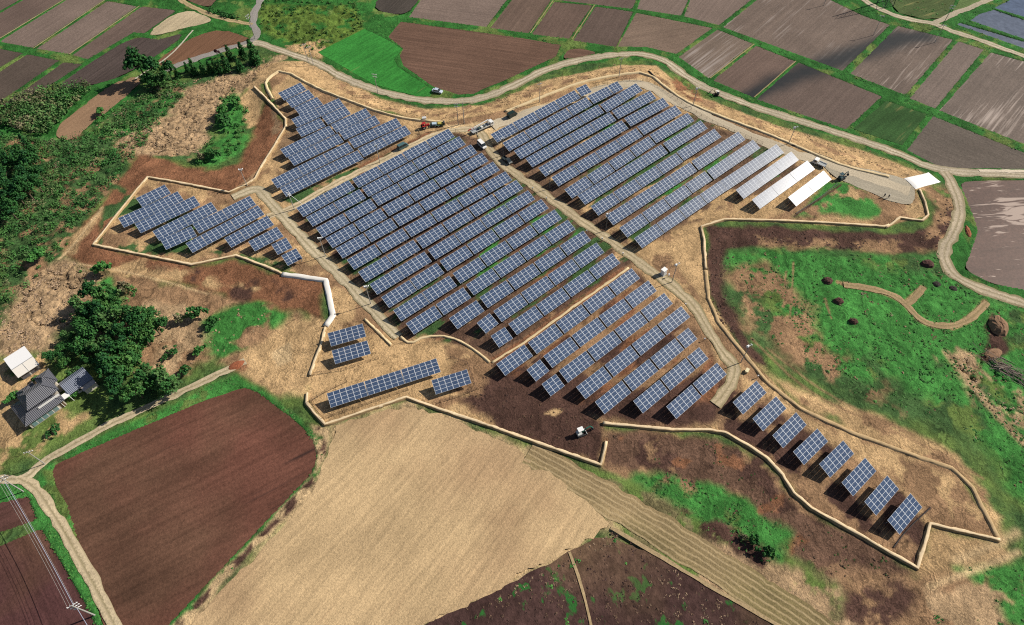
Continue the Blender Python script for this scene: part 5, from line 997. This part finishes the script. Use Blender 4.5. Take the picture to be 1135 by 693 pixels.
# steel pylon whose legs show at the top of the picture
p = G(981, 5); o = empty('pylon', p, R(20), label='grey lattice pylon rising beside the lane at the allotment', cat='pylon')
for sx in (-1, 1):
    for sy in (-1, 1): b = MB(); b.tube((sx * 2.6, sy * 2.6, -.3), (sx * 1.0, sy * 1.0, 22), .17, .11, 6); b.build('leg', DARKM, o)
b = MB()
for k in range(6):
    z0, z1 = k * 3.6, k * 3.6 + 3.6; r0, r1 = 2.6 - 1.6 * z0 / 22, 2.6 - 1.6 * z1 / 22; c0 = [(r0, r0), (-r0, r0), (-r0, -r0), (r0, -r0)]; c1 = [(r1, r1), (-r1, r1), (-r1, -r1), (r1, -r1)]
    for i in range(4): b.tube((*c0[i], z0), (*c1[(i + 1) % 4], z1), .06, .06, 5); b.tube((*c0[(i + 1) % 4], z0), (*c1[i], z1), .06, .06, 5)
b.build('bracing', DARKM, o)

# ------------------------------------------------------------------ wire fences round the corner array and along the inner road
WOODM = mat('dark_fence_post', (.10, .065, .05), .9)
def fence(pts, label, closed=False, hh=1.2, step=2.2, r=.06):
    P = resample([tuple(at(*q)[:2]) for q in (pts + [pts[0]] if closed else pts)], step)
    Z = height(np.array([q[0] for q in P]), np.array([q[1] for q in P])); o = empty('wire_fence', (P[0][0], P[0][1], float(Z[0])), 0, label=label, cat='fence'); O = Vector((P[0][0], P[0][1], float(Z[0])))
    q = [Vector((a, b_, float(z))) - O for (a, b_), z in zip(P, Z)]
    for v in q[:100]: b = MB(); b.tube(v - Vector((0, 0, .2)), v + Vector((0, 0, hh)), r, r, 5); b.build('post', WOODM, o)
    b = MB()
    for a, c in zip(q[:-1], q[1:]):
        for z in (.25, .6, .92, hh - .03): b.tube(a + Vector((0, 0, z)), c + Vector((0, 0, z)), .022, .022, 4)
    b.build('wire_mesh', WOODM, o)
fence([F_(345,25),F_(425,255),F_(235,318),F_(45,348)], 'dark wire fence on the open side of the two stacked corner tables')
fence([F_(20,510),F_(110,455),F_(240,392)], 'short dark wire fence above the end of the three joined tables')
fence([F_(18,515),F_(100,612),F_(330,535),F_(600,440)], 'dark wire fence between the three joined tables and the bund')
fence([F_(850,250),F_(950,285),F_(1003,438),F_(900,480),F_(790,512)], 'dark wire fence hooked round the single corner table')
fence([(654,99),(668,95.5),(690,90),(720,90),(741,104),(760,119),(795,139),(845,160)], 'long low wire fence along the inner road beside the glaring array')
fence([(505,146),(512,150),(520,155)], 'short wire fence at the mouth of the central road')

# ------------------------------------------------------------------ vehicles and machines
RUB = mat('black_rubber', (.02, .02, .022), .85); CARGL = mat('car_glass', (.02, .028, .032), .08, var=.02, spec=.6); HEAD = mat('headlamp_glass', (.75, .76, .72), .15, var=.02); CHAS = mat('dark_chassis', (.05, .05, .055), .7)
def wheel(parent, x_, y_, r, w_=.24):
    s = 1 if y_ > 0 else -1
    b = MB(); b.tube((x_, y_ - w_ / 2, r), (x_, y_ + w_ / 2, r), r, r, 14); wh = b.build('wheel', RUB, parent)
    b = MB(); b.tube((x_, y_ + s * (w_ / 2 - .02), r), (x_, y_ + s * (w_ / 2 + .015), r), r * .58, r * .52, 10); b.build('rim', STEEL, wh)
def vehicle(px0, px1, prof, cabin, Wd, paint, label, cat, name, wheels, r=.31, extra=None):
    """px0 tail and px1 nose in the photo; prof: side outline of the body; cabin: outline of the glazed upper part"""
    a, c = at(*px0), at(*px1); m_ = (a + c) / 2; yaw = math.atan2(c.y - a.y, c.x - a.x)
    o = empty(name, (m_.x, m_.y, hz(m_.x, m_.y) + .05), yaw, label=label, cat=cat)
    b = MB(); b.prism(prof, -Wd / 2, Wd / 2); b.build('body', paint, o, bevel=.07)
    if cabin:
        ti = .1; b = MB(); n = len(cabin); zm = max(z for _, z in cabin); zb = min(z for _, z in cabin)
        ins = lambda z: ti * (z - zb) / (zm - zb)
        vL = [(x_, -Wd / 2 + .03 + ins(z), z) for x_, z in cabin]; vR = [(x_, Wd / 2 - .03 - ins(z), z) for x_, z in cabin]
        b.add(vL + vR, [(i, (i + 1) % n, n + (i + 1) % n, n + i) for i in range(n)] + [tuple(range(n - 1, -1, -1)), tuple(range(n, 2 * n))]); b.build('window', CARGL, o, bevel=.03)
        top = [q for q in cabin if q[1] > zm - .08]; x0, x1 = min(q[0] for q in top), max(q[0] for q in top)
        b = MB(); b.box(((x0 + x1) / 2, 0, zm + .02), (x1 - x0 + .06, Wd - .2, .07)); b.build('roof', paint, o, bevel=.03)
        for x_ in (x0 + .03, (x0 + x1) / 2, x1 - .03):
            for s in (-1, 1): b = MB(); b.box((x_, s * (Wd / 2 - .08), (zb + zm) / 2), (.09, .06, zm - zb)); b.build('pillar', paint, o)
    L = max(q[0] for q in prof)
    for s in (-1, 1):
        b = MB(); b.box((L - .02, s * (Wd / 2 - .28), .68), (.1, .32, .16)); b.build('headlight', HEAD, o, bevel=.02)
    for x_ in wheels:
        for s in (-1, 1): wheel(o, x_, s * (Wd / 2 - .1), r)
    if extra: extra(o)
    return o
SALOON = [(-2.2,.3),(-2.25,.75),(-2.1,.95),(-1.2,.98),(1.0,.95),(2.05,.78),(2.2,.55),(2.15,.28)]; SALC = [(-1.75,.95),(-1.15,1.42),(.35,1.44),(1.15,.94)]
VAN = [(-1.68,.3),(-1.7,1.05),(1.2,1.05),(1.6,.95),(1.7,.6),(1.68,.28)]; VANC = [(-1.66,1.03),(-1.6,1.78),(.85,1.82),(1.3,1.0)]
BVAN = [(-2.1,.3),(-2.12,1.15),(1.3,1.15),(2.0,.95),(2.12,.6),(2.1,.28)]; BVANC = [(-2.08,1.12),(-2.0,1.92),(.95,1.95),(1.6,1.1)]
def paint(nm, col, r=.35): return mat(nm, col, r, .1, .03, 1, .5)
vehicle((478.8,101),(491.2,103.8), SALOON, SALC, 1.75, paint('silver_blue_paint', (.50,.56,.66)), 'silver blue car parked on the verge between the grass field and brown field', 'car', 'parked_car', (-1.35,1.35))
vehicle((441,167),(452.5,161), BVAN, BVANC, 1.7, paint('teal_paint', (.07,.14,.15)), 'dark teal van parked below the slanting array', 'van', 'parked_van', (-1.35,1.4))
vehicle((529,157.5),(539.5,167.5), BVAN, BVANC, 1.7, paint('white_car_paint', (.80,.80,.78)), 'white van parked at the mouth of the central road', 'van', 'parked_van', (-1.35,1.4))
vehicle((562,132),(573,126), BVAN, BVANC, 1.8, paint('black_green_paint', (.012,.03,.024)), 'black green van parked above the first glaring row', 'van', 'parked_van', (-1.35,1.4))
def bed(o):
    for s in (-1, 1): boxpart('bed_side', (-1.1, s * .78, .95), (2.1, .06, .45), paint('dark_grey_paint', (.035,.045,.045)), o)
    boxpart('tailgate', (-2.15, 0, .95), (.06, 1.5, .45), paint('dark_grey_paint', (.035,.045,.045)), o)
PICK = [(-2.2,.35),(-2.2,.75),(1.2,.8),(1.2,1.1),(1.9,1.05),(2.2,.85),(2.2,.35)]; PICKC = [(.0,.78),(.05,1.65),(1.0,1.68),(1.55,1.05)]
vehicle((557,176),(566.5,183), PICK, PICKC, 1.65, paint('dark_grey_paint', (.035,.045,.045)), 'dark pickup truck parked beside a dark pole on the central road', 'truck', 'pickup_truck', (-1.4,1.4), .33, bed)
def track(o, L=2.4, y=.75):
    for s in (-1, 1):
        b = MB(); pr = [(-L / 2, .15), (-L / 2 + .25, 0), (L / 2 - .25, 0), (L / 2, .15), (L / 2, .4), (L / 2 - .2, .55), (-L / 2 + .2, .55), (-L / 2, .4)]
        b.prism(pr, s * y - .18, s * y + .18); b.build('crawler_track', RUB, o, bevel=.03)
def excavator(px, py, heading_px, cab_col, body_col, arm_col, label, s=1.0, canopy=True):
    p = G(px, py); q = at(*heading_px); yaw = math.atan2(q.y - p.y, q.x - p.x)
    o = empty('excavator', p, yaw, label=label, cat='excavator'); o.scale = (s, s, s); track(o)
    boxpart('turntable', (-.1, 0, .65), (1.3, 1.2, .2), CHAS, o); boxpart('body', (-.55, 0, 1.15), (1.3, 1.5, .85), body_col, o, bevel=.1)
    b = MB()
    for x_ in (-.7, .5):
        for y_ in (-.1, .72): b.box((x_, y_, 1.75), (.07, .07, 1.6))
    b.build('cab_frame', CHAS, o); boxpart('seat', (-.2, .3, 1.3), (.5, .5, .5), CHAS, o, bevel=.05); boxpart('cab_roof', (-.1, .3, 2.55), (1.6, 1.25, .14), cab_col, o, bevel=.05)
    b = MB(); pts = [(.5, 0, .9), (1.5, 0, 2.3), (2.6, 0, 2.7)]
    for a, c in zip(pts[:-1], pts[1:]): b.tube(a, c, .17, .15, 6)
    bm_ = b.build('boom', arm_col, o)
    b = MB(); b.tube((2.55, 0, 2.75), (3.4, 0, 1.3), .13, .11, 6); b.build('dipper_arm', arm_col, o)
    b = MB(); b.prism([(3.1,.5),(3.6,.35),(3.75,.9),(3.45,1.35),(3.2,1.1)], -.35, .35); b.build('bucket', CHAS, o, bevel=.03)
    b = MB(); b.tube((.9, 0, 1.0), (1.7, 0, 2.2), .06, .06, 6); b.build('hydraulic_ram', STEEL, bm_)
    boxpart('dozer_blade', (1.5, 0, .35), (.12, 1.7, .5), body_col, o)
GRN = paint('machine_green', (.03,.20,.14)); 
excavator(643.5, 481.5, (662, 474), paint('white_canopy', (.8,.8,.78)), paint('pale_machine_grey', (.5,.52,.5)), GRN, 'small excavator with white canopy and green arm on the dark soil', 1.0)
excavator(931.5, 199, (944, 193), paint('dark_blue_green', (.03,.07,.08)), paint('dark_blue_green', (.03,.07,.08)), paint('dark_blue_green', (.03,.07,.08)), 'dark excavator at the edge of the grey gravel pad', .95)
excavator(794, 105.5, (784, 103), paint('cream_canopy', (.75,.72,.6)), paint('black_body', (.03,.03,.032)), paint('tan_arm', (.35,.28,.16)), 'tiny excavator with pale canopy on the gravel road above the bank', .8)
def lorry(px0, px1, label, cabc, loader):
    a, c = at(*px0), at(*px1); m_ = (a + c) / 2; yaw = math.atan2(c.y - a.y, c.x - a.x); o = empty('lorry', (m_.x, m_.y, hz(m_.x, m_.y) + .05), yaw, label=label, cat='truck')
    L = (c - a).length; boxpart('chassis', (-.3, 0, .65), (L - .6, .9, .2), CHAS, o)
    b = MB(); b.prism([(L/2 - 1.7,.5),(L/2 - 1.7,2.1),(L/2 - .35,2.15),(L/2 - .02,1.35),(L/2,.5)], -1.0, 1.0); cb = b.build('cab', cabc, o, bevel=.08)
    b = MB(); b.add([(L/2 - .36,-.85,2.02),(L/2 - .36,.85,2.02),(L/2 - .03,.85,1.4),(L/2 - .03,-.85,1.4)], [(0,1,2,3)]); b.v = [(x_ + .03, y_, z + .02) for x_, y_, z in b.v]; b.build('windscreen', CARGL, cb)
    for s in (-1, 1): boxpart('side_window', (L/2 - .95, s * 1.005, 1.65), (.8, .03, .55), CARGL, cb); boxpart('headlight', (L/2 + .01, s * .7, .8), (.06, .35, .2), HEAD, o)
    bed_ = boxpart('bed', (-.9, 0, .88), (L - 2.1, 2.0, .14), mat('bed_grey', (.3,.32,.33), .7), o)
    for s in (-1, 1): boxpart('bed_side', (-.9, s * .98, 1.1), (L - 2.1, .06, .34), cabc if not loader else mat('pale_rail', (.6,.62,.6), .5), o)
    for x_ in (-L/2 + 1.1, -L/2 + 2.1, L/2 - 1.1):
        for s in (-1, 1): wheel(o, x_, s * .85, .42, .28)
    if loader:
        b = MB(); b.box((L/2 - 2.1, 0, 1.9), (.5, .6, 2.0)); b.build('crane_post', paint('machine_white', (.7,.7,.68)), o, bevel=.04)
        b = MB(); b.tube((L/2 - 2.1, .25, 2.9), (-L/2 + .2, .1, 2.3), .2, .15, 6); b.build('crane_boom', paint('machine_white', (.7,.7,.68)), o)
        b = MB(); b.tube((-L/2 + 1.2, .15, 2.3), (-L/2 - 1.2, .35, 1.9), .26, .22, 8); b.build('auger', paint('machine_red', (.38,.05,.04)), o)
        for k, (x_, cl) in enumerate(((-1.6,(.05,.08,.08)),(-.4,(.6,.6,.58)),(.5,(.06,.07,.07)))): boxpart('equipment_crate', (x_, -.3, 1.3), (.9, 1.1, .75), mat('crate_colour_%d' % k, cl, .6), o, bevel=.05)
    return o
lorry((522.5,149),(546.5,138), 'white crane truck with folded boom and red auger by the twin pole', paint('white_car_paint', (.8,.8,.78)), True)
lorry((914.5,186.5),(900.5,180), 'dark flatbed truck with white cab beside the last glaring table', paint('white_car_paint', (.8,.8,.78)), False)
p = G(471.5, 142); o = empty('tractor', p, R(25), label='red tractor with black wheels at the end of the top bund', cat='tractor'); RED_ = paint('tractor_red', (.42,.035,.03))
boxpart('bonnet', (.9, 0, 1.15), (1.6, .8, .7), RED_, o, bevel=.1); boxpart('body', (-.4, 0, .95), (1.3, 1.0, .6), RED_, o, bevel=.06); boxpart('seat', (-.6, 0, 1.5), (.5, .55, .55), CHAS, o, bevel=.05); boxpart('canopy', (-.4, 0, 2.4), (1.4, 1.3, .1), RED_, o, bevel=.03)
b = MB()
for x_ in (-1.0, .2):
    for y_ in (-.55, .55): b.box((x_, y_, 1.75), (.06, .06, 1.3))
b.build('canopy_frame', CHAS, o)
for x_, r_, w_ in ((-.7,.75,.45),(1.2,.48,.32)):
    for s in (-1, 1): wheel(o, x_, s * .75, r_, w_)
for s in (-1, 1): boxpart('mudguard', (-.7, s * .78, 1.52), (1.2, .5, .08), RED_, o)
p = G(485, 139.5); o = empty('trailer', p, R(5), label='low trailer with yellow and blue loads between tractor and twin pole', cat='trailer')
boxpart('bed', (0, 0, .7), (5.6, 1.9, .16), mat('trailer_green', (.05,.10,.07), .7), o); boxpart('blue_load', (-1.2, 0, 1.05), (1.8, 1.4, .55), mat('pale_blue_sheet', (.38,.48,.55), .6), o, bevel=.06); boxpart('yellow_load', (1.2, .1, 1.0), (2.2, 1.3, .5), mat('dull_yellow', (.42,.36,.08), .6), o, bevel=.06); boxpart('generator', (2.5, 0, 1.25), (.7, 1.3, 1.0), CHAS, o, bevel=.05)
for x_ in (-.9, .3):
    for s in (-1, 1): wheel(o, x_, s * .9, .38)
p = G(470.5, 133); o = empty('storage_bin', p, R(10), label='small white bin on the bank above the red tractor', cat='bin'); boxpart('body', (0, 0, .55), (1.5, 1.1, 1.0), WHITE, o, bevel=.06); boxpart('lid', (0, 0, 1.1), (1.6, 1.2, .1), mat('grey_lid', (.5,.5,.5), .6), o)
# people: one continuous skinned figure each
def person(px, py, yaw, top_c, leg_c, label):
    p = G(px, py)
    V = [(0,0,.95),(0,0,1.2),(0,0,1.42),(0,.02,1.53),(0,.03,1.64),(0,.03,1.74), (-.17,0,1.40),(-.24,.03,1.12),(-.23,.14,.88),(.17,0,1.40),(.24,-.03,1.12),(.23,.05,.86), (-.09,.02,.9),(-.1,.14,.5),(-.1,.06,.08),(-.1,.2,.03),(.09,-.02,.9),(.1,-.06,.5),(.1,-.24,.1),(.1,-.12,.03)]
    E_ = [(0,1),(1,2),(2,3),(3,4),(4,5),(2,6),(6,7),(7,8),(2,9),(9,10),(10,11),(0,12),(12,13),(13,14),(14,15),(0,16),(16,17),(17,18),(18,19)]
    rad = [.15,.15,.15,.06,.1,.085,.075,.055,.04,.075,.055,.04,.095,.07,.05,.045,.095,.07,.05,.045]
    me = bpy.data.meshes.new('person'); me.from_pydata(V, E_, []); o = bpy.data.objects.new('person', me); C.objects.link(o)
    sk = o.modifiers.new('Skin', 'SKIN'); 
    for v_, r_ in zip(me.skin_vertices[0].data, rad): v_.radius = (r_, r_)
    me.skin_vertices[0].data[0].use_root = True
    o.modifiers.new('Sub', 'SUBSURF').levels = 1
    dg = bpy.context.evaluated_depsgraph_get(); em = bpy.data.meshes.new_from_object(o.evaluated_get(dg)); o.modifiers.clear(); o.data = em
    em.materials.clear()
    for m_ in (mat('skin', (.45,.28,.2), .6), top_c, leg_c): em.materials.append(m_)
    for f_ in em.polygons: z = f_.center.z; f_.material_index = 0 if z > 1.5 or (abs(f_.center.x) > .19 and z < .98 and z > .7) else (1 if z > .93 else 2); f_.use_smooth = True
    b = MB(); b.loft([[(math.cos(t_) * r_, .03 + math.sin(t_) * r_, z_) for t_ in [k * .785 for k in range(8)]] for r_, z_ in ((.125,1.70),(.13,1.76),(.1,1.84),(.03,1.87))]); b.build('helmet', LAMPW, o, smooth=True)
    o.location = p; o.rotation_euler = (0, 0, yaw); tag(o, label, 'person')
person(529, 153.5, R(40), mat('dark_jacket', (.04,.035,.04), .8), mat('brown_trousers', (.07,.05,.035), .9), 'person in dark clothes walking between the crane truck and white van')
person(979.3, 218.5, R(-60), mat('dark_blue_shirt', (.03,.04,.07), .8), mat('black_trousers', (.03,.03,.03), .9), 'person in dark blue standing on the gravel pad')
person(984, 219.8, R(110), mat('grey_shirt', (.10,.10,.11), .8), mat('brown_trousers', (.07,.05,.035), .9), 'person in grey facing a companion on the gravel pad')

# ------------------------------------------------------------------ sheets, heaps and brushwood
q = [at(*t_) for t_ in ((1002,198),(1029,191.3),(1042.5,202),(1015,210))]; V = []; Q = []; n = 14
for i in range(n + 1):
    for j in range(n + 1):
        s, t_ = i / n, j / n; v = q[0] * (1 - s) * (1 - t_) + q[1] * s * (1 - t_) + q[2] * s * t_ + q[3] * (1 - s) * t_
        V.append((v.x, v.y, hz(v.x, v.y) + .32 + .10 * math.sin(5 * s + 1) * math.sin(4 * t_) + .04 * random.random() - (.25 if i in (0, n) or j in (0, n) else 0)))
for i in range(n):
    for j in range(n): a = i * (n + 1) + j; Q.append((a, a + n + 1, a + n + 2, a + 1))
tag(link_mesh('white_tarpaulin', np_mesh('white_tarpaulin', np.array(V), np.array(Q)), mat('white_tarp', (.82,.80,.77), .6, var=.02)), 'large white tarpaulin spread beside the road junction', 'tarpaulin')
def heap(px, py, rx_, ry_, h_, m, label, name='soil_heap', cat='heap', seed=0, yaw=0):
    g = random.Random(seed); p = G(px, py); rings = []
    for k in range(7):
        t_ = k / 6; rr = math.cos(t_ * 1.5) ** .8 if k < 6 else .04
        rings.append([(math.cos(a) * rx_ * rr * g.uniform(.85, 1.15), math.sin(a) * ry_ * rr * g.uniform(.85, 1.15), -.3 + (h_ + .3) * math.sin(t_ * 1.57) * g.uniform(.93, 1.05)) for a in [i * 6.283 / 18 for i in range(18)]])
    b = MB(); b.loft(rings); o = b.build(name, m, None); o.location = p; o.rotation_euler.z = yaw; tag(o, label, cat); return o
RUST = mat('rusty_brush', (.085,.04,.032), .95, var=.6, scale=2.5); SOILH = mat('heaped_soil', (.22,.13,.075), .95, var=.4, scale=1.2); DKH = mat('dark_brush', (.035,.03,.024), .95, var=.5, scale=2)
for i, (px, py, r_, m, lb) in enumerate([(917,312,1.7,RUST,'round rusty brush heap highest on the green rough'),(929,334.5,1.6,RUST,'rusty brush heap in the middle of the three on the green rough'),(945.5,357,1.4,RUST,'small rusty brush heap lowest of the three on the green rough'),(1028,293,2.0,RUST,'dark brown brush heap near the road bend'),(1038,315,1.3,DKH,'dark flattened brush heap beside the looping track'),(1056.5,320,1.3,DKH,'small dark brush heap beside the road inside the bend')]):
    heap(px, py, r_, r_ * .85, 1.2 if m is RUST else .5, m, lb, 'brush_heap', 'heap', i)
heap(1106, 362, 2.6, 3.9, 1.9, SOILH, 'large bare soil heap amid the green on the slope', seed=21, yaw=R(-15)); heap(1101, 392, 3.2, 1.6, .6, SOILH, 'low spread of dark soil below the large soil heap', seed=22, yaw=R(20))
heap(262, 405, 2.6, 1.4, .5, mat('red_earth', (.26,.085,.04), .95, var=.3), 'low heap of bright red soil at the end of the farm path', seed=23, yaw=R(30)); heap(1073, 257, .9, 3.0, .5, mat('orange_earth', (.30,.10,.05), .95, var=.3), 'narrow strip of orange soil on the grass bank by the road', seed=24, yaw=R(-12))
b = MB(); g = random.Random(5); pc_ = G(1117, 411)
for k in range(90):
    a = R(-48) + g.gauss(0, .32); c = Vector((g.gauss(0, 3.0), 0, 0)); c = Vector((math.cos(R(-48)) * c.x + g.gauss(0, 1.3), math.sin(R(-48)) * c.x + g.gauss(0, 1.3), g.uniform(.1, 1.1))); d = Vector((math.cos(a), math.sin(a), g.uniform(-.12, .12))) * g.uniform(1.2, 2.6); b.tube(c - d, c + d, g.uniform(.05, .12), .04, 5)
o = b.build('brushwood', mat('grey_deadwood', (.30,.24,.20), .95, var=.3), None); o.location = pc_; tag(o, 'tangle of grey dead branches below the large soil heap', 'brushwood')
def ditch(pts, w_, label, m):
    P = smooth_line([tuple(at(*t_)[:2]) for t_ in pts], 1.2, 1); b = MB(); Z = height(np.array([a[0] for a in P]), np.array([a[1] for a in P]))
    for (a, z0), (c, z1) in zip(zip(P[:-1], Z[:-1]), zip(P[1:], Z[1:])): b.tube((*a, float(z0) + .1), (*c, float(z1) + .1), w_, w_, 8)
    tag(b.build('black_pipe', m, None), label, 'pipe')
PIPE = mat('black_plastic', (.022,.02,.022), .6)
ditch([(878,161),(900,169),(922,177)], .32, 'thick black pipe along the foot of the bank by the last pole', PIPE); ditch([(719,79),(726,86),(732,93)], .32, 'short black pipe down the bank at the top of the inner road', PIPE)
ditch([(882,237),(905,222),(928,204)], .16, 'thin dark pipe across the weeds below the last glaring table', PIPE); ditch([(990,607),(1005,587),(1031,563)], .12, 'thin dark pipe beside the last lone table', PIPE)

print('RATIO', np.mean(RATIO), np.std(RATIO), np.percentile(RATIO, [5, 25, 50, 75, 95]))
